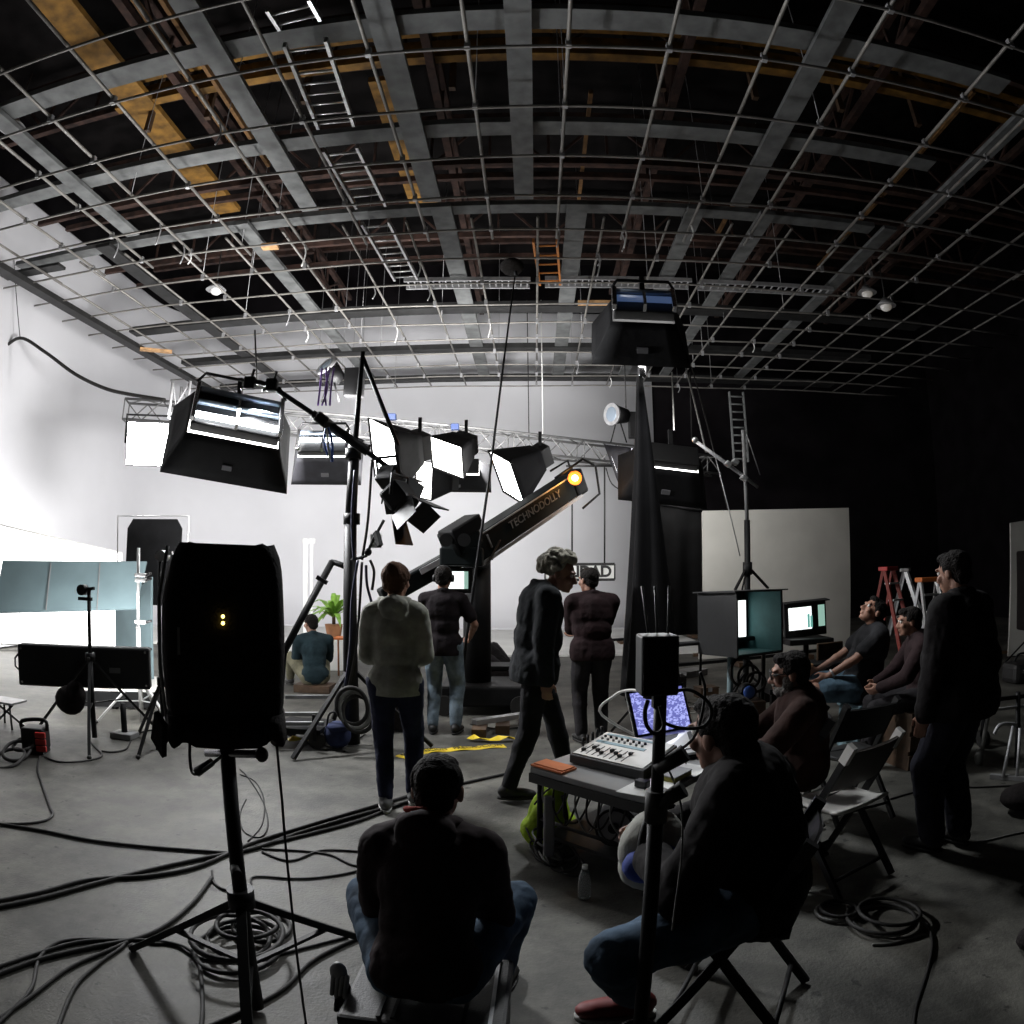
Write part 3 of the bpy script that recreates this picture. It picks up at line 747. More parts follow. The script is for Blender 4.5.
# --- bounce boards and flags on the left
def board(name, label, cat, pts, th, mm, extra=None):
    t = thing(name, label, cat, sum((V(p) for p in pts), V()) / len(pts))
    part('panel', MB().quad(*pts, th), M[mm], t, True)
    return t
b = board('bounce_board', 'wide grey teal board leaning across the white glow behind the light bank', 'board', [at(-6, 613, 6.4), at(136, 609, 7.0), at(147, 562, 7.3), at(3, 561, 6.7)], .03, 'teal_board')
for u, u2 in ((46, 51), (97, 100)): part('fold_seam', MB().bar(at(u, 610, 6.60 if u < 60 else 6.82), at(u2, 563, 6.88 if u < 60 else 7.08), .012, .012), M['grey_plastic'], b, True)
b = thing('black_flag', 'black cloth flag with bare wire corners standing over the teal board', 'flag', at(152, 562, 8.0))
part('flag_cloth', MB().prism([(-.40, -.60), (.40, -.60), (.42, -.1), (.42, .38), (.34, .50), (-.34, .50), (-.42, .38), (-.42, -.1)], at(153, 558, 8.0), (1, 0, 0), (0, .05, 1), .012), M['fabric_black'], b, True)
part('wire_frame', MB().tube([at(118, 612, 7.98), at(118, 516, 7.98), at(189, 516, 7.98), at(186, 612, 7.98)], .010, 8), M['alu'], b, True)
b = board('side_panel', 'pale teal panel standing upright behind the loudspeaker', 'board', [at(118, 690, 8.0), at(154, 700, 7.5), at(152, 577, 7.5), at(116, 609, 8.0)], .03, 'teal_board')
def white_stand():
    p0, p1 = at(139, 655, 6.4), at(147, 548, 6.4)
    x, y = p0.x, p0.y
    t = thing('clamp_stand', 'pale metal stand with clamps holding the teal board', 'stand', (x, y, 0))
    tripod(t, x, y, p1.z + .0, .5, .5, R(100), r=.024, legr=.013, mm='alu')
    for v in (575, 580, 622, 650):
        c = at(141, v, 6.38)
        part('clamp', MB().box(c, (.13, .06, .04)), M['alu'], t, True, bev=.008)
        part('clamp_screw', MB().cyl(c + V((.06, 0, 0)), c + V((.13, 0, .02)), .014, n=8), M['black'], t, True)
    x2, y2 = at(160, 640, 5.6).x, 5.6
    t = thing('light_stand', 'slim black stand half hidden by the loudspeaker edge', 'light stand', (x2, y2, 0))
    tripod(t, x2, y2, at(160, 556, 5.6).z, .6, .5, R(30), r=.022, legr=.013)
    g = at(163, 556, 5.6)
    part('grip_head', MB().cyl(g + V((0, -.05, 0)), g + V((0, .05, 0)), .05, n=12), M['alu'], t, True)
    part('grip_arm', MB().bar(g + V((-.08, 0, .0)), g + V((.1, 0, .03)), .03, .03), M['alu'], t, True)
white_stand()
# added glowing panel in place of bright light on the wall, and the low white stage behind the bank
def bright_wall_patch():
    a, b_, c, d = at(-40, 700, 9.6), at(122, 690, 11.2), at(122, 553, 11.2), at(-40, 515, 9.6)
    t = thing('wall_glow_panel', 'huge glowing white panel standing in for the brightly lit wall behind the teal board', 'glow panel', V(((a.x + b_.x) / 2, (a.y + b_.y) / 2, 0)))
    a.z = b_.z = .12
    part('glow_sheet', MB().quad(a, b_, c, d, .01), M['glow'], t, True)
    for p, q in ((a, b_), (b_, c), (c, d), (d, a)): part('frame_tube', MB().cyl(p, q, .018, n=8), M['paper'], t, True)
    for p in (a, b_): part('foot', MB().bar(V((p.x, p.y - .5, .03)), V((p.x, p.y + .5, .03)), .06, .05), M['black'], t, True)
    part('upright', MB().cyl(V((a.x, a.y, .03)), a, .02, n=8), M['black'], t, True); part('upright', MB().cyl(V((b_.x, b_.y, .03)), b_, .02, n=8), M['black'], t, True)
bright_wall_patch()
t = thing('low_platform', 'low white topped platform on the floor behind the light bank', 'platform', atz(128, 712, 0))
pa, pb = atz(60, 708, .0), atz(163, 711, .0)
part('deck', MB().quad(pa + V((0, 0, .24)), pb + V((0, 0, .24)), pb + V((0, .9, .24)), pa + V((0, .9, .24)), .05), M['white_plastic'], t, True)
part('front_board', MB().quad(pa + V((0, .03, .03)), pb + V((0, .03, .03)), pb + V((0, .03, .20)), pa + V((0, .03, .20)), .03), M['black'], t, True)
for f in (.05, .5, .95): part('leg', MB().box(pa.lerp(pb, f) + V((0, .1, .11)), (.06, .06, .22)), M['black'], t, True)
# --- tall column stand with the boom arm and barn door lamps
def tall_stand():
    x, y = at(350, 600, 6.2).x, 6.2
    t = thing('tall_light_stand', 'tall thick black stand hung with cables, left of the woman in the hoodie', 'light stand', (x, y, 0))
    z1, z2, z3 = at(350, 520, y).z, at(350, 455, y).z, at(357, 352, y).z
    part('base_column', MB().cyl((x, y, .02), (x, y, z1), .075, .058, n=16), M['black'], t, True)
    part('middle_column', MB().cyl((x, y, z1), (x + .02, y, z2), .055, .05, n=16), M['black'], t, True)
    part('top_pole', MB().cyl((x + .02, y, z2), (x + .06, y, z3), .028, .022, n=12), M['black'], t, True)
    for z in (z1, z2): part('collar', MB().cyl((x + .01, y, z - .04), (x + .01, y, z + .06), .078, n=16), M['black'], t, True)
    part('stay', MB().cyl((x + .06, y, z3 - .05), at(398, 445, y + .3), .022, n=8), M['black'], t, True)
    part('crank', MB().bar((x + .06, y - .05, z2 + .1), (x + .18, y - .1, z2 + .05), .03, .05), M['black'], t, True)
    for k in range(3):
        a = R(0 + 120 * k)
        part('leg', MB().bar((x, y, .75), (x + .75 * math.cos(a), y + .75 * math.sin(a), .02), .045, .03), M['black'], t, True)
    # boom arm
    t = thing('lamp_boom', 'long black boom arm sloping past the tall stand to the barn door lamps', 'boom arm', at(345, 430, 6.05))
    q = [at(248, 381, 5.9), at(268, 385, 5.9), at(300, 405, 5.92), at(345, 436, 6.0), at(392, 470, 6.05)]
    part('arm_tube', MB().tube(smoothpath(q, 3), .024, 10), M['black'], t, True)
    part('arm_sleeve', MB().tube([at(312, 414, 5.9), at(345, 436, 5.98), at(368, 452, 6.02)], .042, 10), M['black'], t, True)
    for u, v in ((250, 383), (272, 385)):
        c = at(u, v, 5.88)
        part('grip_head', MB().box(c, (.11, .09, .12)), M['black'], t, True, bev=.02)
        part('grip_lever', MB().bar(c, c + V((.05, -.04, .12)), .02, .02), M['black'], t, True)
        part('grip_lever', MB().bar(c, c + V((-.08, -.03, -.06)), .02, .02), M['black'], t, True)
    c = at(325, 422, 5.9)
    part('pivot_clamp', MB().box(c, (.3, .12, .1), frame((.8, 0, -.6))), M['black'], t, True, bev=.02)
    for k in range(3):
        solo('dangling_line', MB().tube(smoothpath([at(326 + k, 428, 5.86), at(324 + 4 * k, 442, 5.84), at(328 + k * 2, 456 + 3 * k, 5.86)], 4), .012, 6), M['blue_plastic'] if k != 1 else M['paper'], ('blue cord dangling from the boom pivot, outer one', 'white cord dangling from the boom pivot', 'blue cord dangling from the boom pivot, inner one')[k], 'line')
    # lamps with barn doors
    for (u, v, Y, s, n, lab) in ((393, 482, 6.05, .66, (.35, .75, -.55), 'black lamp with barn doors on the boom arm, upper of two'), (404, 503, 5.6, .78, (.62, -.2, -.75), 'black lamp with spread barn doors on the boom arm, lower of two')):
        c = at(u, v, Y); F = frame(n)
        t = thing('barn_door_lamp', lab, 'lamp', c)
        part('lamp_body', MB().box(c + F @ V((0, -.1 * s, 0)), (.30 * s, .26 * s, .26 * s), F), M['black'], t, True, bev=.04 * s)
        part('snout', MB().cyl(c + F @ V((0, 0, 0)), c + F @ V((0, .07 * s, 0)), .13 * s, .15 * s, n=18), M['black'], t, True)
        w = .15 * s; L = .26 * s; sp = .13 * s
        part('barn_door', MB().quad(c + F @ V((-w, .08 * s, w)), c + F @ V((w, .08 * s, w)), c + F @ V((w * 1.3, .08 * s + L, w + sp)), c + F @ V((-w * 1.3, .08 * s + L, w + sp)), .012), M['black'], t, True)
        part('barn_door', MB().quad(c + F @ V((-w, .08 * s, -w)), c + F @ V((w, .08 * s, -w)), c + F @ V((w * 1.3, .08 * s + L, -w - sp)), c + F @ V((-w * 1.3, .08 * s + L, -w - sp)), .012), M['black'], t, True)
        part('barn_door', MB().quad(c + F @ V((w, .08 * s, -w)), c + F @ V((w, .08 * s, w)), c + F @ V((w + sp * 1.2, .08 * s + L * .8, w * .9)), c + F @ V((w + sp * 1.2, .08 * s + L * .8, -w * .9)), .012), M['black'], t, True)
        part('barn_door', MB().quad(c + F @ V((-w, .08 * s, -w)), c + F @ V((-w, .08 * s, w)), c + F @ V((-w - sp * 1.2, .08 * s + L * .8, w * .9)), c + F @ V((-w - sp * 1.2, .08 * s + L * .8, -w * .9)), .012), M['black'], t, True)
        part('yoke', MB().tube([c + F @ V((-.18 * s, -.08, 0)), c + F @ V((-.18 * s, -.2, .12)), c + F @ V((.18 * s, -.2, .12)), c + F @ V((.18 * s, -.08, 0))], .014, 6), M['black'], t, True)
    # little grip arm with a pale card, and the cables hanging on the column
    t = thing('grip_arm', 'small jointed grip arm with a white card clipped to the tall stand', 'grip arm', at(365, 550, 6.0))
    part('arm', MB().tube([at(352, 560, 6.05), at(366, 556, 5.95), at(374, 538, 5.9), at(384, 520, 5.9)], .014, 8), M['black'], t, True)
    part('joint', MB().ell(at(368, 552, 5.92), .035), M['black'], t, True)
    part('grip', MB().bar(at(376, 532, 5.9), at(380, 546, 5.85), .04, .05), M['black'], t, True)
    part('card', MB().box(at(376, 541, 5.98), (.10, .01, .12)), M['paper'], t, True)
    for k, pts in enumerate(([(358, 560), (352, 600), (350, 650), (343, 700)], [(362, 562), (360, 600), (356, 650), (345, 705)], [(366, 565), (367, 585), (372, 605), (374, 625)], [(370, 560), (374, 572), (372, 590)], [(355, 470), (352, 520), (354, 560)], [(372, 460), (368, 520), (362, 560)])):
        solo('stand_cable', MB().tube(smoothpath([at(u, v, 6.07 - .015 * k) for u, v in pts], 5), .013, 7), M['cable'] if k % 2 else mat('blue_black_cable', (.02, .025, .06), .45), 'dark cable hanging down the tall black stand', 'cable', 'cables down the tall stand')
    for k in range(3):
        c = at(352 + 3 * k, 706 + 4 * k, 5.9)
        solo('cable_coil', MB().torus(c, .15, .02, (.25, -1, .2 + .1 * k), wob=.1), M['cable_grey'] if k == 1 else M['cable'], ('black cable coil hung low on the tall stand, top', 'grey cable coil hung low on the tall stand', 'black cable coil hung low on the tall stand, bottom')[k], 'cable coil')
    t = thing('equipment_cart', 'dark equipment case standing behind the tall stand near the woman', 'case', (x + .28, y + .42, 0))
    part('body', MB().box((x + .30, y + .78, .30), (.42, .4, .56)), M['cover'], t, True, bev=.02)
    part('lid', MB().box((x + .30, y + .78, .60), (.44, .42, .05)), M['black'], t, True, bev=.01)
tall_stand()
t = thing('boom_stand', 'slanting black stand leg with a clamp, leaning beside the seated man in teal', 'stand', at(310, 610, 6.9))
part('tube', MB().cyl(at(284, 652, 6.3), at(332, 562, 6.9), .036, n=10), M['black'], t, True)
part('tip_head', MB().tube([at(331, 562, 6.9), at(336, 563, 6.9), at(344, 566, 6.8)], .03, 8), M['black'], t, True)
part('clamp', MB().bar(at(317, 577, 6.75), at(327, 583, 6.75), .05, .04), M['black'], t, True)
part('foot_rod', MB().cyl(atz(279, 720), at(284, 652, 6.3), .03, n=10), M['black'], t, True)
# --- the stand in the middle, wrapped in a black drape
def column():
    x, y = at(650, 690, 6.6).x, 6.6
    t = thing('draped_stand', 'tall stand wrapped in black satin drape under the high softbox', 'light stand', (x, y, 0))
    zt = at(640, 375, y).z
    part('pole', MB().cyl((x, y, .02), at(640, 374, y), .022, n=10), M['black'], t, True)
    rings = []
    zb = .42
    for k in range(17):
        f = k / 16
        z = zt - .02 + (zb - zt) * f
        cx = at(639.5, 375, y).x * (1 - f) + x * f
        rr = .028 + .25 * f ** 1.05
        rings.append([V((cx + rr * math.cos(a) * (1 + .16 * math.sin(5 * a + 1.5 * f)), y + rr * math.sin(a) * (1 + .16 * math.sin(5 * a + 1.5 * f)), z)) for a in [2 * PI * q / 40 for q in range(40)]])
    part('drape', MB().loft(rings), M['drape'], t, True)
    part('hook', MB().tube(smoothpath([at(640, 372, y), at(637, 356, y), at(630, 352, y), at(626, 364, y)], 4), .014, 8), M['chrome'], t, True)
    part('softbox_bracket', MB().box(at(642, 372, y), (.08, .08, .12)), M['chrome'], t, True, bev=.02)
    for k in range(3):
        a = R(30 + 120 * k)
        part('leg', MB().bar((x, y, .5), (x + .40 * math.cos(a), y + .40 * math.sin(a), .015), .03, .02), M['black'], t, True)
column()
t = thing('black_flag', 'wide black cloth flag hung beside the draped stand, before the white board', 'flag', at(668, 560, 8.9))
pts = [at(640, 634, 8.9), at(700, 634, 8.9), at(701, 512, 8.9), at(636, 500, 8.9)]
rows = []
mb = MB()
for j in range(9):
    for i in range(17):
        p = pts[0].lerp(pts[1], i / 16).lerp(pts[3].lerp(pts[2], i / 16), j / 8)
        rows.append(p + V((0, .05 * math.sin(i * 1.1) * (1 - j / 10), 0)))
n0 = len(rows)
vs = rows + [p + V((0, .015, 0)) for p in rows]
fs = []
for j in range(8):
    for i in range(16):
        f = (j * 17 + i, j * 17 + i + 1, (j + 1) * 17 + i + 1, (j + 1) * 17 + i)
        fs += [f, tuple(n0 + k for k in f[::-1])]
part('flag_cloth', mb.add(vs, fs, True), M['flag_cloth'], t, True)
part('top_bar', MB().cyl(at(634, 499, 8.88), at(702, 511, 8.88), .02, n=8), M['black'], t, True)
for u in (639, 700): part('side_pole', MB().cyl(atz(u, 690, 0) * 1.0, at(u, 505, 8.92), .018, n=8), M['black'], t, True)
# --- mid distance boom stand with cross arm, behind the hooded monitor
def cross_stand():
    y = 7.3; x = at(746, 640, y).x
    t = thing('boom_stand', 'slim tall stand with a slanting cross arm behind the hooded monitor', 'stand', (x, y, 0))
    part('pole', MB().cyl((x, y, .02), at(747, 520, y), .035, n=12), M['black'], t, True)
    part('upper_pole', MB().cyl(at(747, 520, y), at(743, 430, y), .022, n=10), M['grey_plastic'], t, True)
    part('cross_arm', MB().cyl(at(694, 440, y - .05), at(758, 487, y - .05), .02, n=10), M['alu_dull'], t, True)
    for u, v in ((744, 478), (728, 464), (735, 462)): part('clamp', MB().box(at(u, v, y - .08), (.10, .07, .05), frame((1, 0, -.7))), M['alu'], t, True, bev=.01)
    part('arm_tip', MB().ell(at(695, 440, y - .05), .035), M['alu'], t, True)
    part('guy_line', MB().cyl(at(714, 452, y), at(740, 556, y), .006, n=5), M['alu_dull'], t, True)
    part('guy_line', MB().cyl(at(745, 430, y), at(760, 475, y), .006, n=5), M['alu_dull'], t, True)
    part('hub', MB().cyl(at(747.5, 562, y), at(747.5, 575, y), .055, n=12), M['black'], t, True)
    for k, (u, v) in enumerate(((735, 590), (742, 590), (768, 588))):
        e = at(u, v, y - .1 + .12 * k)
        part('leg', MB().bar(at(747.5, 566, y), e, .03, .02), M['black'], t, True)
    for k in range(3):
        a = R(90 + 120 * k)
        part('base_leg', MB().bar((x, y, .5), (x + .6 * math.cos(a), y + .6 * math.sin(a), .015), .03, .02), M['black'], t, True)
    solo('rope_line', MB().cyl(at(686, 368, 9), at(706, 452, 7.6), .012, n=6), M['cable_grey'], 'slanting grey line from the grid to the cross arm tip', 'rope')
    solo('rope_line', MB().cyl(at(692, 368, 9), at(728, 510, 7.6), .010, n=6), M['cable'], 'slanting dark line from the grid past the cross arm', 'rope')
cross_stand()
# ================================================================ camera crane
def crane():
    Y0, Y1 = 7.5, 8.9
    a, b, c, d = at(382, 598, Y0 - .2), at(472, 548, Y0 + .25), at(462, 556, Y0 + .15), at(570, 485, Y1)
    t = thing('camera_crane', 'black telescopic camera crane arm reaching up across the white wall', 'camera crane', (at(476, 690, 8.0).x, 8.0, 0))
    def arm(p, q, w, h, nm, mm):
        return part(nm, MB().bar(p, q, w, h), M[mm], t, True, bev=.02)
    arm(a, b, .20, .20, 'rear_arm', 'crane')
    A = arm(c, d, .24, .30, 'main_arm', 'crane')
    ax = (d - c).normalized(); side = ax.cross(V((0, 0, 1))).normalized(); upv = side.cross(ax)
    if side.y > 0: side = -side
    part('arm_edge_trim', MB().bar(c + side * .14 - upv * .16, d + side * .14 - upv * .16, .02, .04), M['alu_dull'], A, True)
    part('arm_edge_trim', MB().bar(c.lerp(d, .05) + side * .14 + upv * .14, d + side * .14 + upv * .14, .012, .015), M['alu_dull'], A, True)
    for f in (.16,): part('arm_marker', MB().bar(c.lerp(d, f) + side * .145 - upv * .06, c.lerp(d, f) + side * .145 + upv * .10, .012, .02), M['alu_dull'], A, True)
    # lettering on the near face
    cu = bpy.data.curves.new('lettering', 'FONT'); cu.body = 'TECHNODOLLY'; cu.size = .135; cu.extrude = .004; cu.align_x = 'CENTER'; cu.align_y = 'CENTER'
    o = bpy.data.objects.new('tmp', cu); C.objects.link(o); bpy.context.view_layer.update()
    me = bpy.data.meshes.new_from_object(o.evaluated_get(bpy.context.evaluated_depsgraph_get())); bpy.data.objects.remove(o)
    Fm = Matrix((ax, upv, side)).transposed().to_4x4()
    Fm.translation = c.lerp(d, .58) + side * .138 + upv * .03
    me.transform(basis(A).inverted() @ Fm)
    o = link('lettering', me, M['print_grey'], A)
    # head
    h = at(460, 540, Y0 - .05)
    F = frame(ax)
    part('pivot_head', MB().box(h + V((0, 0, .02)), (.30, .36, .28), F), M['crane'], t, True, bev=.03)
    part('counter_box', MB().box(at(461, 529, Y0 - .1), (.26, .44, .16), F), M['black'], t, True, bev=.02)
    for k in (-1, 1): part('gear_wheel', MB().cyl(at(455 + 9 * k, 540, Y0 - .32), at(455 + 9 * k, 540, Y0 - .22), .07, n=16), M['black_plastic'], t, True)
    part('lower_housing', MB().box(at(462, 557, Y0), (.46, .34, .20)), M['crane'], t, True, bev=.02)
    part('rear_fin', MB().bar(at(420, 572, Y0 - .1), at(442, 560, Y0 - .05), .18, .06), M['alu_dull'], t, True)
    # nose with work light
    F = frame(ax)
    n = d + ax * .05
    part('nose', MB().box(n, (.30, .24, .34), F), M['black'], t, True, bev=.04)
    part('nose_guard', MB().tube([n + F @ V((-.2, -.1, .24)), n + F @ V((-.2, .28, .24)), n + F @ V((-.2, .3, -.2)), n + F @ V((-.2, -.05, -.25))], .016, 8), M['black'], t, True)
    part('nose_guard', MB().tube([n + F @ V((.22, -.5, .26)), n + F @ V((.22, .1, .28)), n + F @ V((.22, .3, .1)), n + F @ V((.22, .2, -.25)), n + F @ V((.22, -.2, -.28))], .016, 8), M['black'], t, True)
    lp = at(575, 478, Y1 - .33)
    part('work_light', MB().ell(lp, (.042, .035, .042)), M['lamp_orange'], t, True, label='glowing orange work light')
    part('light_shade', MB().tube([lp + V((0, .06, 0)), lp + V((0, .0, 0))], [.05, .09], 16), M['orange'], t, True)
    # column and base
    x, y = at(477, 690, 8.0).x, 8.05
    part('column', MB().cyl((x, y, .30), (x, y, at(476, 556, y).z), .165, .16, n=24), M['black'], t, True)
    part('column_cap', MB().cyl((x, y, at(476, 560, y).z), (x, y, at(476, 553, y).z), .19, n=24), M['crane'], t, True)
    part('dolly_base', MB().box((x + .1, y, .22), (1.0, .8, .24)), M['black'], t, True, bev=.03)
    for sx in (-.35, .5):
        for sy in (-.4, .4): part('wheel', MB().cyl((x + sx, y + sy - .05, .12), (x + sx, y + sy + .05, .12), .115, n=18), M['rubber'], t, True)
    part('crane_cable', MB().tube(smoothpath([at(474, 568, Y0), at(486, 566, Y0), at(494, 552, Y0 + .2), at(500, 540, Y0 + .4)], 4), .014, 7), M['cable'], t, True)
    # operator monitor
    p = at(457, 581, 7.55)
    m = thing('crane_monitor', 'small glowing monitor hung on the camera crane before its operator', 'monitor', p)
    part('casing', MB().box(p + V((.0, .05, 0)), (.34, .08, .27)), M['black_plastic'], m, True, bev=.01)
    part('screen', MB().box(p + V((-.01, .008, .01)), (.25, .006, .19)), M['screen_white'], m, True)
    part('screen_edge', MB().box(p + V((.10, .004, .01)), (.045, .006, .19)), M['screen_side'], m, True)
    part('hood', MB().box(p + V((0, -.03, .14)), (.36, .16, .015)), M['black_plastic'], m, True)
    part('bracket', MB().bar(p + V((0, .08, .1)), at(462, 560, 7.6), .04, .04), M['black'], m, True)
crane()
# --- boom microphone
t = thing('boom_microphone', 'long boom pole with a furry microphone held up by the man in black', 'boom microphone', at(466, 645, 6.62))
part('pole', MB().tube([at(461, 690, 7.0), at(466, 640, 7.0), at(489, 480, 7.1), at(515, 275, 7.3)], [.018, .017, .014, .009], 8), M['black'], t, True)
mp_ = at(512, 267, 7.3)
part('windshield', MB().ell(mp_, (.14, .22, .06)), M['hair_black'], t, True)
part('shock_mount', MB().cyl(mp_ + V((.05, 0, -.12)), mp_ + V((.03, 0, 0)), .02, n=8), M['black'], t, True)
# --- set piece: the hung name board
def sign():
    Y = 13.0
    a, b = at(545, 580, Y), at(614.5, 564, Y)
    c = (a + b) / 2
    t = thing('hanging_sign', 'white board with a black border and bold lettering hung before the white wall', 'sign', c)
    w, h = abs(b.x - a.x), abs(b.z - a.z)
    part('board', MB().box(c, (w, .03, h)), M['paper'], t, True)
    for p, q in (((-1, 1), (1, 1)), ((1, 1), (1, -1)), ((1, -1), (-1, -1)), ((-1, -1), (-1, 1))):
        part('border', MB().bar(c + V((p[0] * w / 2, -.012, p[1] * h / 2)), c + V((q[0] * w / 2, -.012, q[1] * h / 2)), .028, .05) if p[1] == q[1] else MB().bar(c + V((p[0] * w / 2, -.012, p[1] * h / 2)), c + V((q[0] * w / 2, -.012, q[1] * h / 2)), .028, .05, (0, 1, 0)), M['ink'], t, True)
    cu = bpy.data.curves.new('lettering', 'FONT'); cu.body = 'CALIDAD'; cu.size = .29; cu.extrude = .004; cu.offset = .010; cu.align_x = 'RIGHT'; cu.align_y = 'CENTER'; cu.space_character = .95
    o = bpy.data.objects.new('tmp', cu); C.objects.link(o); bpy.context.view_layer.update()
    me = bpy.data.meshes.new_from_object(o.evaluated_get(bpy.context.evaluated_depsgraph_get())); bpy.data.objects.remove(o)
    me.transform(Matrix.Translation((w / 2 - .06, -.022, 0)) @ Matrix.Rotation(PI / 2, 4, 'X'))
    o = link('lettering', me, M['ink'], t)
    for u in (572, 604.5):
        part('hang_rod', MB().cyl(at(u, 564, Y), at(u, 467, Y), .017, n=6), M['darkbeam'], t, True)
    part('cross_bar', MB().cyl(at(566, 466, Y), at(614, 466, Y), .022, n=6), M['darkbeam'], t, True)
    part('power_lead', MB().tube(smoothpath([at(606, 468, Y), at(612, 484, Y), at(626, 492, Y), at(634, 492, Y)], 4), .012, 6), M['cable'], t, True)
sign()
# --- white door frame piece and the plant of the set
t = thing('doorway_prop', 'tall narrow white frame standing against the white wall of the set', 'frame', atz(307, 645))
for u in (306, 312): part('post', MB().bar(atz(u, 645), at(u, 540, atz(u, 645).y), .09 if u == 306 else .05, .06, (0, 1, 0)), M['set_white'] if 'set_white' in M else mat('set_white', (.85, .85, .85), .6, emit=(1, 1, 1), es=0), t, True)
part('head', MB().bar(at(303, 541, 15), at(315, 541, 15), .06, .1), M['paper'], t, True)
def plant():
    p = at(334, 645, 11.0); x, y = p.x, p.y
    t = thing('potted_palm', 'bright green palm in a pot on the set behind the tall stand', 'potted plant', (x, y, 0))
    part('pot', MB().tube([(x, y, .50), (x, y, .52), (x, y, .74)], [.09, .11, .15], 18), M['terracotta'], t, True)
    part('plant_table', MB().box((x, y, .25), (.5, .4, .5)), M['paper'], t, True, bev=.01)
    part('trunk', MB().cyl((x, y, .7), (x, y, .9), .03, n=8), M['wood_dark'], t, True)
    for k in range(22):
        a = k * 2.4; L = .42 + .2 * random.random(); up = .25 + .35 * random.random()
        d = V((math.cos(a), math.sin(a), 0)); sd = V((-d.y, d.x, 0))
        pts = [V((x, y, .85)) + d * L * f + V((0, 0, up * f * 1.6 - .55 * f * f)) for f in (0, .25, .5, .75, 1)]
        wd = (.012, .045, .05, .035, .004)
        vs = [p + sd * w + V((0, 0, .0)) for p, w in zip(pts, wd)] + [p - sd * w for p, w in zip(pts, wd)] + [p + sd * w - V((0, 0, .005)) for p, w in zip(pts, wd)] + [p - sd * w - V((0, 0, .005)) for p, w in zip(pts, wd)]
        fs = []
        for i in range(4): fs += [(i, i + 1, 5 + i + 1, 5 + i), (10 + i + 1, 10 + i, 15 + i, 15 + i + 1), (i + 1, i, 10 + i, 10 + i + 1), (5 + i, 5 + i + 1, 15 + i + 1, 15 + i)]
        part('frond', MB().add(vs, fs, True), M['plant'], t, True)
plant()
t = thing('set_table', 'small orange topped table on the set behind the seated man in teal', 'table', at(338, 660, 9.9))
q = at(342, 638, 10.2)
part('table_top', MB().box(q, (.22, .3, .03)), M['orange'], t, True)
for sx in (-.06, .06): part('leg', MB().cyl((q.x + sx, q.y, .02), (q.x + sx, q.y, q.z), .015, n=8), M['terracotta'], t, True)
# ================================================================ monitors
def rot(yaw): return Matrix.Rotation(yaw, 3, 'Z')
def hooded_monitor():
    c = at(741, 622, 6.0); F = frame((.40, -.92, .03))     # forward = the way the screen faces
    t = thing('hooded_monitor', 'director monitor deep inside a big black hood with teal lining', 'monitor', c)
    W, D, H = .56, .52, .56
    def P(x, y, z): return c + F @ V((x, y, z))
    part('hood_panel', MB().box(P(-W / 2, 0, 0), (.012, D, H), F), M['black_plastic'], t, True)
    part('hood_panel', MB().box(P(W / 2, 0, 0), (.012, D, H), F), M['black_plastic'], t, True)
    part('hood_panel', MB().box(P(0, .0, H / 2), (W + .1, D + .06, .012), F), M['black_plastic'], t, True)
    part('hood_panel', MB().box(P(0, 0, -H / 2), (W, D, .012), F), M['black_plastic'], t, True)
    part('hood_back', MB().box(P(0, -D / 2, 0), (W, .05, H), F), M['black_plastic'], t, True)
    for sx in (-1, 1): part('lining', MB().box(P(sx * (W / 2 - .012), .01, 0), (.008, D - .03, H - .03), F), M['teal_inner'], t, True)
    part('lining', MB().box(P(0, .01, -H / 2 + .012), (W - .04, D - .03, .008), F), M['teal_inner'], t, True)
    s = part('display', MB().box(P(0, -D / 2 + .06, .0), (.48, .05, .42), F), M['black'], t, True, bev=.005)
    part('screen', MB().box(P(0, -D / 2 + .088, .01), (.44, .006, .36), F), M['screen_white'], s, True)
    for k, (x, hgt) in enumerate(((.06, .15), (.10, .17), (-.08, .12))):
        part('screen_figure', MB().box(P(x, -D / 2 + .092, -.13 + hgt / 2), (.03, .004, hgt), F), M['screen_teal'], s, True)
    x, y = P(-.05, -.05, 0).x, P(-.05, -.05, 0).y
    st = thing('monitor_stand', 'grey legged stand under the hooded monitor', 'stand', (x, y, 0))
    part('post', MB().cyl((x - .1, y, .02), (x - .1, y, c.z - H / 2 - .03), .03, n=12), M['teal_board'], st, True)
    part('post', MB().cyl((x + .34, y + .3, .02), (x + .34, y + .3, c.z - H / 2 - .03), .022, n=12), M['black'], st, True)
    part('crossbar', MB().bar((x - .1, y, .35), (x + .34, y + .3, .35), .03, .03), M['black'], st, True)
    part('foot', MB().bar((x - .4, y - .1, .02), (x + .25, y + .05, .02), .05, .035), M['black'], st, True)
    part('side_arm', MB().cyl(P(-W / 2 - .03, -.1, -.17), at(670, 645, 6.1), .022, n=8), M['black'], st, True)
    for k in range(3):
        solo('video_cable_coil', MB().torus(at(742 + k * 7, 672 + 5 * k, 6.05), .13 - .02 * k, .014, (.3 - .2 * k, -1, .15)), M['cable'], ('black cable loop hanging under the hooded monitor, biggest', 'black cable loop hanging under the hooded monitor, middle', 'black cable loop hanging under the hooded monitor, smallest')[k], 'cable coil')
    p = at(749, 692, 5.9)
    t = thing('camera_lens', 'round glassy lens standing on the cluttered kit under the hooded monitor', 'lens', p)
    part('barrel', MB().cyl(p + V((0, .1, 0)), p, .075, n=20), M['black'], t, True)
    part('glass', MB().ell(p + V((0, -.005, 0)), (.058, .02, .058)), M['blue_plastic'], t, True)
    solo('lens_box', MB().box((p.x, p.y + .06, (p.z - .08) / 2), (.3, .24, p.z - .08)), M['wood_dark'], 'brown box under the round lens', 'box', bev=.01)
hooded_monitor()
